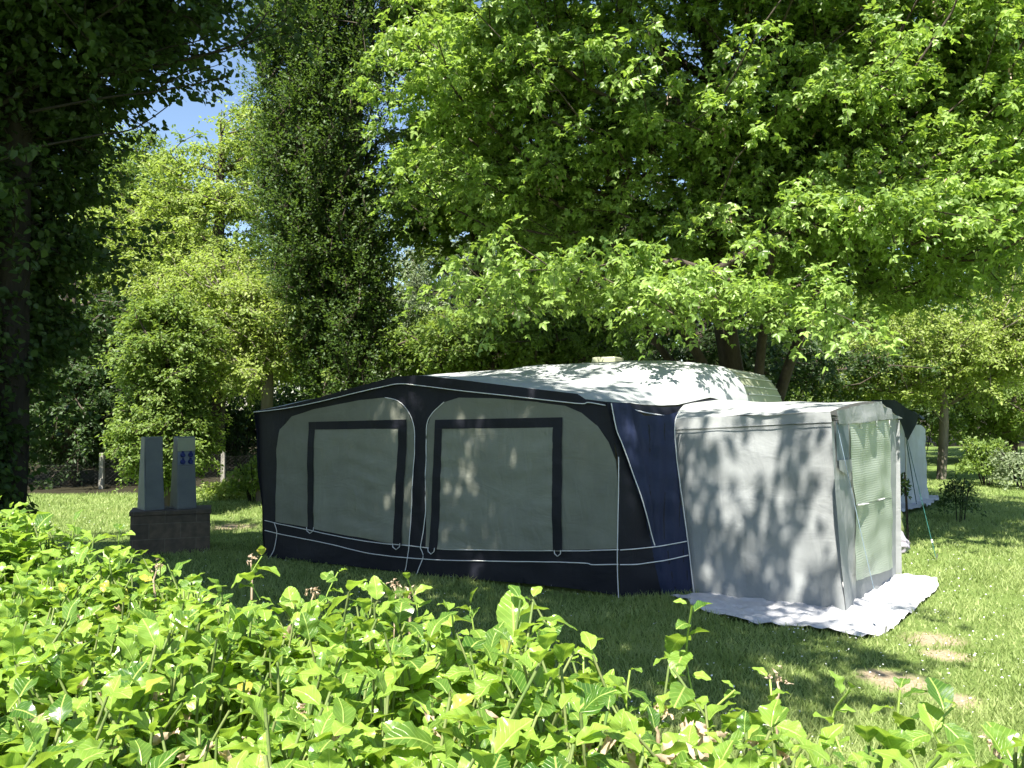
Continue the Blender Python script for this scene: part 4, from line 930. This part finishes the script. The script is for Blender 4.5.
# ------------------------------------------------------------------ foreground hedge (rose of sharon)
def lobed():
    half = [(0, 0), (.10, .03), (.22, .12), (.30, .22), (.34, .27), (.32, .32), (.38, .40), (.40, .48), (.35, .52), (.33, .57), (.29, .61), (.25, .66), (.24, .73), (.18, .79), (.15, .87), (.08, .93), (0, .98)]
    return half
def oval():
    return [(0, 0), (.08, .04), (.18, .12), (.26, .24), (.32, .36), (.32, .42), (.335, .5), (.31, .56), (.30, .64), (.255, .70), (.23, .79), (.165, .85), (.11, .93), (0, .99)]
def leaf_tmpl(half, fold, curl, wav):
    V, Fc, UV = [], [], []
    m = len(half)
    for i, (x, y) in enumerate(half):
        for s_ in (0, .5, 1, -.5, -1):
            xx = x * s_; z = fold * abs(xx) - curl * y * y + wav * math.sin(y * 14) * abs(xx) + .06 * math.sin(y * 3)
            V.append((xx, y, z)); 
    V = np.array(V)
    for i in range(m - 1):
        b0, b1 = i * 5, (i + 1) * 5
        Fc += [(b0, b0 + 1, b1 + 1, b1), (b0 + 1, b0 + 2, b1 + 2, b1 + 1), (b0, b1, b1 + 3, b0 + 3), (b0 + 3, b1 + 3, b1 + 4, b0 + 4)]
    return V, np.array(Fc)
TM = [leaf_tmpl(lobed(), .22, .22, .16), leaf_tmpl(oval(), .18, .3, .16), leaf_tmpl(lobed(), .4, .05, .25), leaf_tmpl(oval(), .45, .1, .14)]
HA, HB = np.array([-1.5, 2.5]), np.array([.5, .88])
hd = (HB - HA) / np.linalg.norm(HB - HA); hn = np.array([-hd[1], hd[0]]);
if hn @ HA < 0: hn = -hn
def top_z(a_, w_):
    c = math.sin(a_ * 11 + 2 * math.sin(w_ * 9)) * math.sin(w_ * 13 + a_ * 4) + .6 * math.sin(a_ * 23 + w_ * 17)
    return 1.50 + .03 * math.sin(a_ * 3.3 + 1) + .04 * c + (.03 if a_ < .55 else 0) + .02
rg = np.random.default_rng(42)
shoots = []
for _ in range(3800):
    a_ = rg.uniform(-1.5, 4.4); w_ = rg.uniform(-.78, .03 + .06 * max(0, min(1, (1.6 - a_) / .8)))
    if a_ > 3.4 and rg.uniform() < .5: continue
    p = HA + hd * a_ + hn * w_
    zt = top_z(a_, w_) - abs(rg.normal(0, .03)) + (rg.uniform(0, .04) if rg.uniform() < .1 else 0)
    if w_ > -.07: zt -= rg.uniform(0, .12)
    shoots.append((p, zt, rg.uniform(.25, .5), 1.))
for _ in range(500):   # the side facing the tent, lower down
    a_ = rg.uniform(-2, 4.6); p = HA + hd * a_ + hn * rg.uniform(-.2, .06); shoots.append((p, rg.uniform(.4, 1.4), .4, .9))
for _ in range(400):   # beyond the frame
    a_ = rg.choice([rg.uniform(-4, -1.5), rg.uniform(4.4, 6.5)]); p = HA + hd * a_ + hn * rg.uniform(-.8, 0); shoots.append((p, rg.uniform(.5, 1.5), .4, 1.))
stemP, LP, LD, LN, LS = [], [], [], [], []
def add_shoot(p, zt, ln, sc_, lean=None, dens=1., big=None):
    lean = rg.normal(0, .3, 2) + hn * .05 if lean is None else np.array(lean)
    tip = np.array([p[0], p[1], zt]); b = tip - np.array([lean[0] * ln, lean[1] * ln, ln])
    mid = (tip + b) / 2 + np.array([*rg.normal(0, .015, 2), 0])
    P = np.array(catmull([b, mid, tip], 5)); stemP.append(P)
    n = max(4, int(ln / .024 * dens)); ph = rg.uniform(0, 6.28)
    for i in range(n):
        t = i / (n - 1); t = t ** .8; q = P[min(len(P) - 1, int(t * (len(P) - 1)))] * 1.0
        ph += 2.4 + rg.normal(0, .3); out_ = np.array([math.cos(ph), math.sin(ph), 0])
        el = .12 + .9 * max(0, t - .75) * 2.2 + rg.normal(0, .42)
        d = out_ * math.cos(el) + UP * math.sin(el)
        if rg.uniform() < .2: d = d - UP * .5
        nr = UP * math.cos(el) - out_ * math.sin(el) * .8 + rg.normal(0, .25, 3)
        s_ = (.057 * (1 if q @ q > 3.6 else .86) if big is None else big) * sc_ * rg.uniform(.5, 1.3) * (1 - .4 * max(0, t - .85) / .15)
        pet = rg.uniform(.002, .008); LP.append(q + d * pet); LD.append(d); LN.append(nr); LS.append(s_)
for s_ in shoots: add_shoot(*s_)
nbase = len(stemP)
hedge = thing('hibiscus_hedge', 'bright leafy waist high hedge filling the foreground with dry seed heads', 'hedge', (float(HA[0]), float(HA[1]), 0))
def leaves_obj(name, parent, i0):
    P_, D_, N_, S_ = (np.array(v[i0:]) for v in (LP, LD, LN, LS))
    ch = rg.choice(4, len(P_), p=[.22, .5, .08, .2]); VV, FF, LL, UU, o_ = [], [], [], [], 0
    lv = rg.uniform(0, 1, len(P_))
    for t in range(4):
        k_ = ch == t
        if not k_.any(): continue
        V, Fc, la = leaf_arrays(P_[k_], D_[k_], N_[k_], S_[k_], TM[t], lv[k_])
        VV.append(V); FF.append(Fc + o_); LL.append(la); UU.append(np.tile(TM[t][0][:, :2], (k_.sum(), 1))); o_ += len(V)
    return np_mesh(name, np.concatenate(VV), np.concatenate(FF), M['hedge_leaf'], parent, True, {'lv': np.concatenate(LL)}, np.concatenate(UU))
leaves_obj('foliage', hedge, 0)
# woody stems down to the ground
woody = []
for _ in range(170):
    a_ = rg.uniform(-4, 6.3); p = HA + hd * a_ + hn * rg.uniform(-.6, -.15); q = p + rg.normal(0, .12, 2)
    woody.append(catmull([np.array([*p, 0]), np.array([*(p + q) / 2 + rg.normal(0, .04, 2), .6]), np.array([*q, rg.uniform(1.05, 1.3)])], 4))
tubes('stems', stemP[:nbase] , .0017, M['hedge_stem'], hedge, 5)
tubes('branches', woody, .009, M['bark_pale'], hedge, 6)
# cut twig ends with dried seed heads
dry_paths, dl = [], []
def on_top(px, py, z=1.5): 
    r = ray(px, py); t = (z - EYE) / r[2]; return np.array([0, 0, EYE]) + r * t
def twig(px, py, ln, lean=(0, 0), r_=.004, head=True):
    b = on_top(px, py + 8, 1.47); tip = b + np.array([lean[0], lean[1], 1.]) * ln * .6
    dry_paths.append((np.array([b - UP * .12, b, (b + tip) / 2 + rg.normal(0, .003, 3), tip]), r_))
    if head:
        for _ in range(12):
            dl.append((tip + rg.normal(0, .006, 3), rg.normal(size=3) + UP * .3, rg.uniform(.004, .009)))
for px, py, ln, le in ((155, 585, .09, (.1, 0)), (252, 560, .04, (0, 0)), (298, 620, .10, (.45, .1)), (163, 720, .07, (-.25, 0)), (152, 705, .05, (-.5, 0)),
                       (352, 660, .05, (.1, 0)), (395, 585, .03, (0, 0)), (410, 600, .05, (0, 0)), (290, 730, .05, (.3, 0)), (776, 695, .05, (.05, 0)), (658, 725, .04, (0, 0)), (1005, 755, .04, (-.4, 0)), (360, 645, .03, (.2, 0))):
    twig(px, py, ln, le)
for p, _ in dry_paths: tubes('dry_twig', [p], [.0028, .0026, .002, .0014], M['dry'], hedge, 6)
# curled dead leaves caught on the hedge
dv, df, o_ = [], [], 0
for _ in range(30):
    q = on_top(rg.uniform(590, 800), rg.uniform(722, 775), 1.5 + rg.uniform(-.02, .01)); dl.append((q, rg.normal(size=3), rg.uniform(.012, .024)))
for _ in range(60):
    q = on_top(rg.uniform(0, 560), rg.uniform(600, 760), 1.49)
    if (q[:2] - HA) @ hn > -.12: continue
    dl.append((q, rg.normal(size=3), rg.uniform(.008, .02)))
CURL = leaf_tmpl(oval(), 1.2, 1.1, .9)
V, Fc, la = leaf_arrays(np.array([a_[0] for a_ in dl]), np.array([a_[1] for a_ in dl]), rg.normal(size=(len(dl), 3)) + UP * .6, np.array([a_[2] for a_ in dl]), CURL, np.ones(len(dl)))
np_mesh('dry_leaves', V, Fc, M['dry'], hedge, True)
# single shoots standing clear of the hedge
def tall(bx, by, tx, ty, D, big, dens, lean_n=0):
    a_ = at(bx, by, D); b = at(tx, ty, D); ln = b[2] - a_[2]
    add_shoot(b[:2], b[2], ln, 1., ((b[0] - a_[0]) / ln, 0), dens, big)
for a_ in ((703, 735, 692, 606, 1.12, .05, 1.), (482, 690, 470, 606, 1.45, .05, .9), (340, 640, 338, 572, 1.75, .055, 1.), (590, 730, 583, 650, 1.15, .05, 1.), (545, 735, 536, 655, 1.15, .055, 1.), (775, 750, 770, 680, 1.05, .04, 1.2), (906, 760, 900, 690, 1.0, .045, 1.4),
           (845, 765, 850, 690, .98, .04, 1.), (965, 768, 955, 705, .95, .045, 1.3), (635, 740, 630, 670, 1.1, .045, 1.), (440, 640, 445, 605, 1.55, .055, 1.), (415, 640, 408, 580, 1.6, .055, 1.), (260, 600, 262, 556, 1.9, .06, 1.2), (130, 590, 120, 528, 2.2, .06, 1.2), (60, 580, 75, 522, 2.3, .06, 1.2), (700, 760, 735, 690, 1.02, .045, 1.)):
    i_a, s_a = len(LP), len(stemP)
    tall(*a_[:5], a_[5] * .82, a_[6] * 1.9)
    sh_ = tubes('shoot', stemP[s_a:], .0014, M['hedge_leaf'], hedge, 6)
    leaves_obj('foliage', sh_, i_a)

# ------------------------------------------------------------------ light, sky, camera
w = bpy.data.worlds.new('World'); sc.world = w; w.use_nodes = True
nt = w.node_tree; nt.nodes.clear()
sky = N(nt, 'ShaderNodeTexSky', sky_type='NISHITA'); sky.sun_disc = False; sky.sun_elevation = R(SUN_EL); sky.sun_rotation = math.atan2(SUN_H[0], SUN_H[1]) % (2 * math.pi)
sky.air_density = 1.; sky.dust_density = .5; sky.ozone_density = 1.5
bgn = N(nt, 'ShaderNodeBackground', ins={1: .07}); o = N(nt, 'ShaderNodeOutputWorld')
nt.links.new(sky.outputs[0], bgn.inputs[0]); nt.links.new(bgn.outputs[0], o.inputs[0])
sl = bpy.data.lights.new('sun', 'SUN'); sl.energy = 5.0; sl.angle = R(.5); sl.color = (1, .95, .86)
so = bpy.data.objects.new('sun', sl); link(so); so.rotation_euler = Vector(SUN).to_track_quat('Z', 'Y').to_euler(); so.location = (0, 0, 30)
cd = bpy.data.cameras.new('camera'); cd.sensor_width = 36; cd.lens = F * 36 / 1024; cd.clip_start = .05; cd.clip_end = 600
co = bpy.data.objects.new('camera', cd); link(co); co.location = (0, 0, EYE); co.rotation_euler = (R(90) + PITCH, 0, 0); sc.camera = co
sc.render.engine = 'CYCLES'
cy = sc.cycles; cy.max_bounces = 6; cy.diffuse_bounces = 4; cy.transmission_bounces = 4; cy.glossy_bounces = 2; cy.transparent_max_bounces = 4
cy.use_adaptive_sampling = True; cy.adaptive_threshold = .02; cy.sample_clamp_indirect = 6
cy.use_denoising = True
try: cy.denoiser = 'OPENIMAGEDENOISE'
except Exception: pass
vs = sc.view_settings; vs.view_transform = 'Standard'; vs.look = 'None'; vs.exposure = 1.72; vs.gamma = 1; vs.use_curve_mapping = False
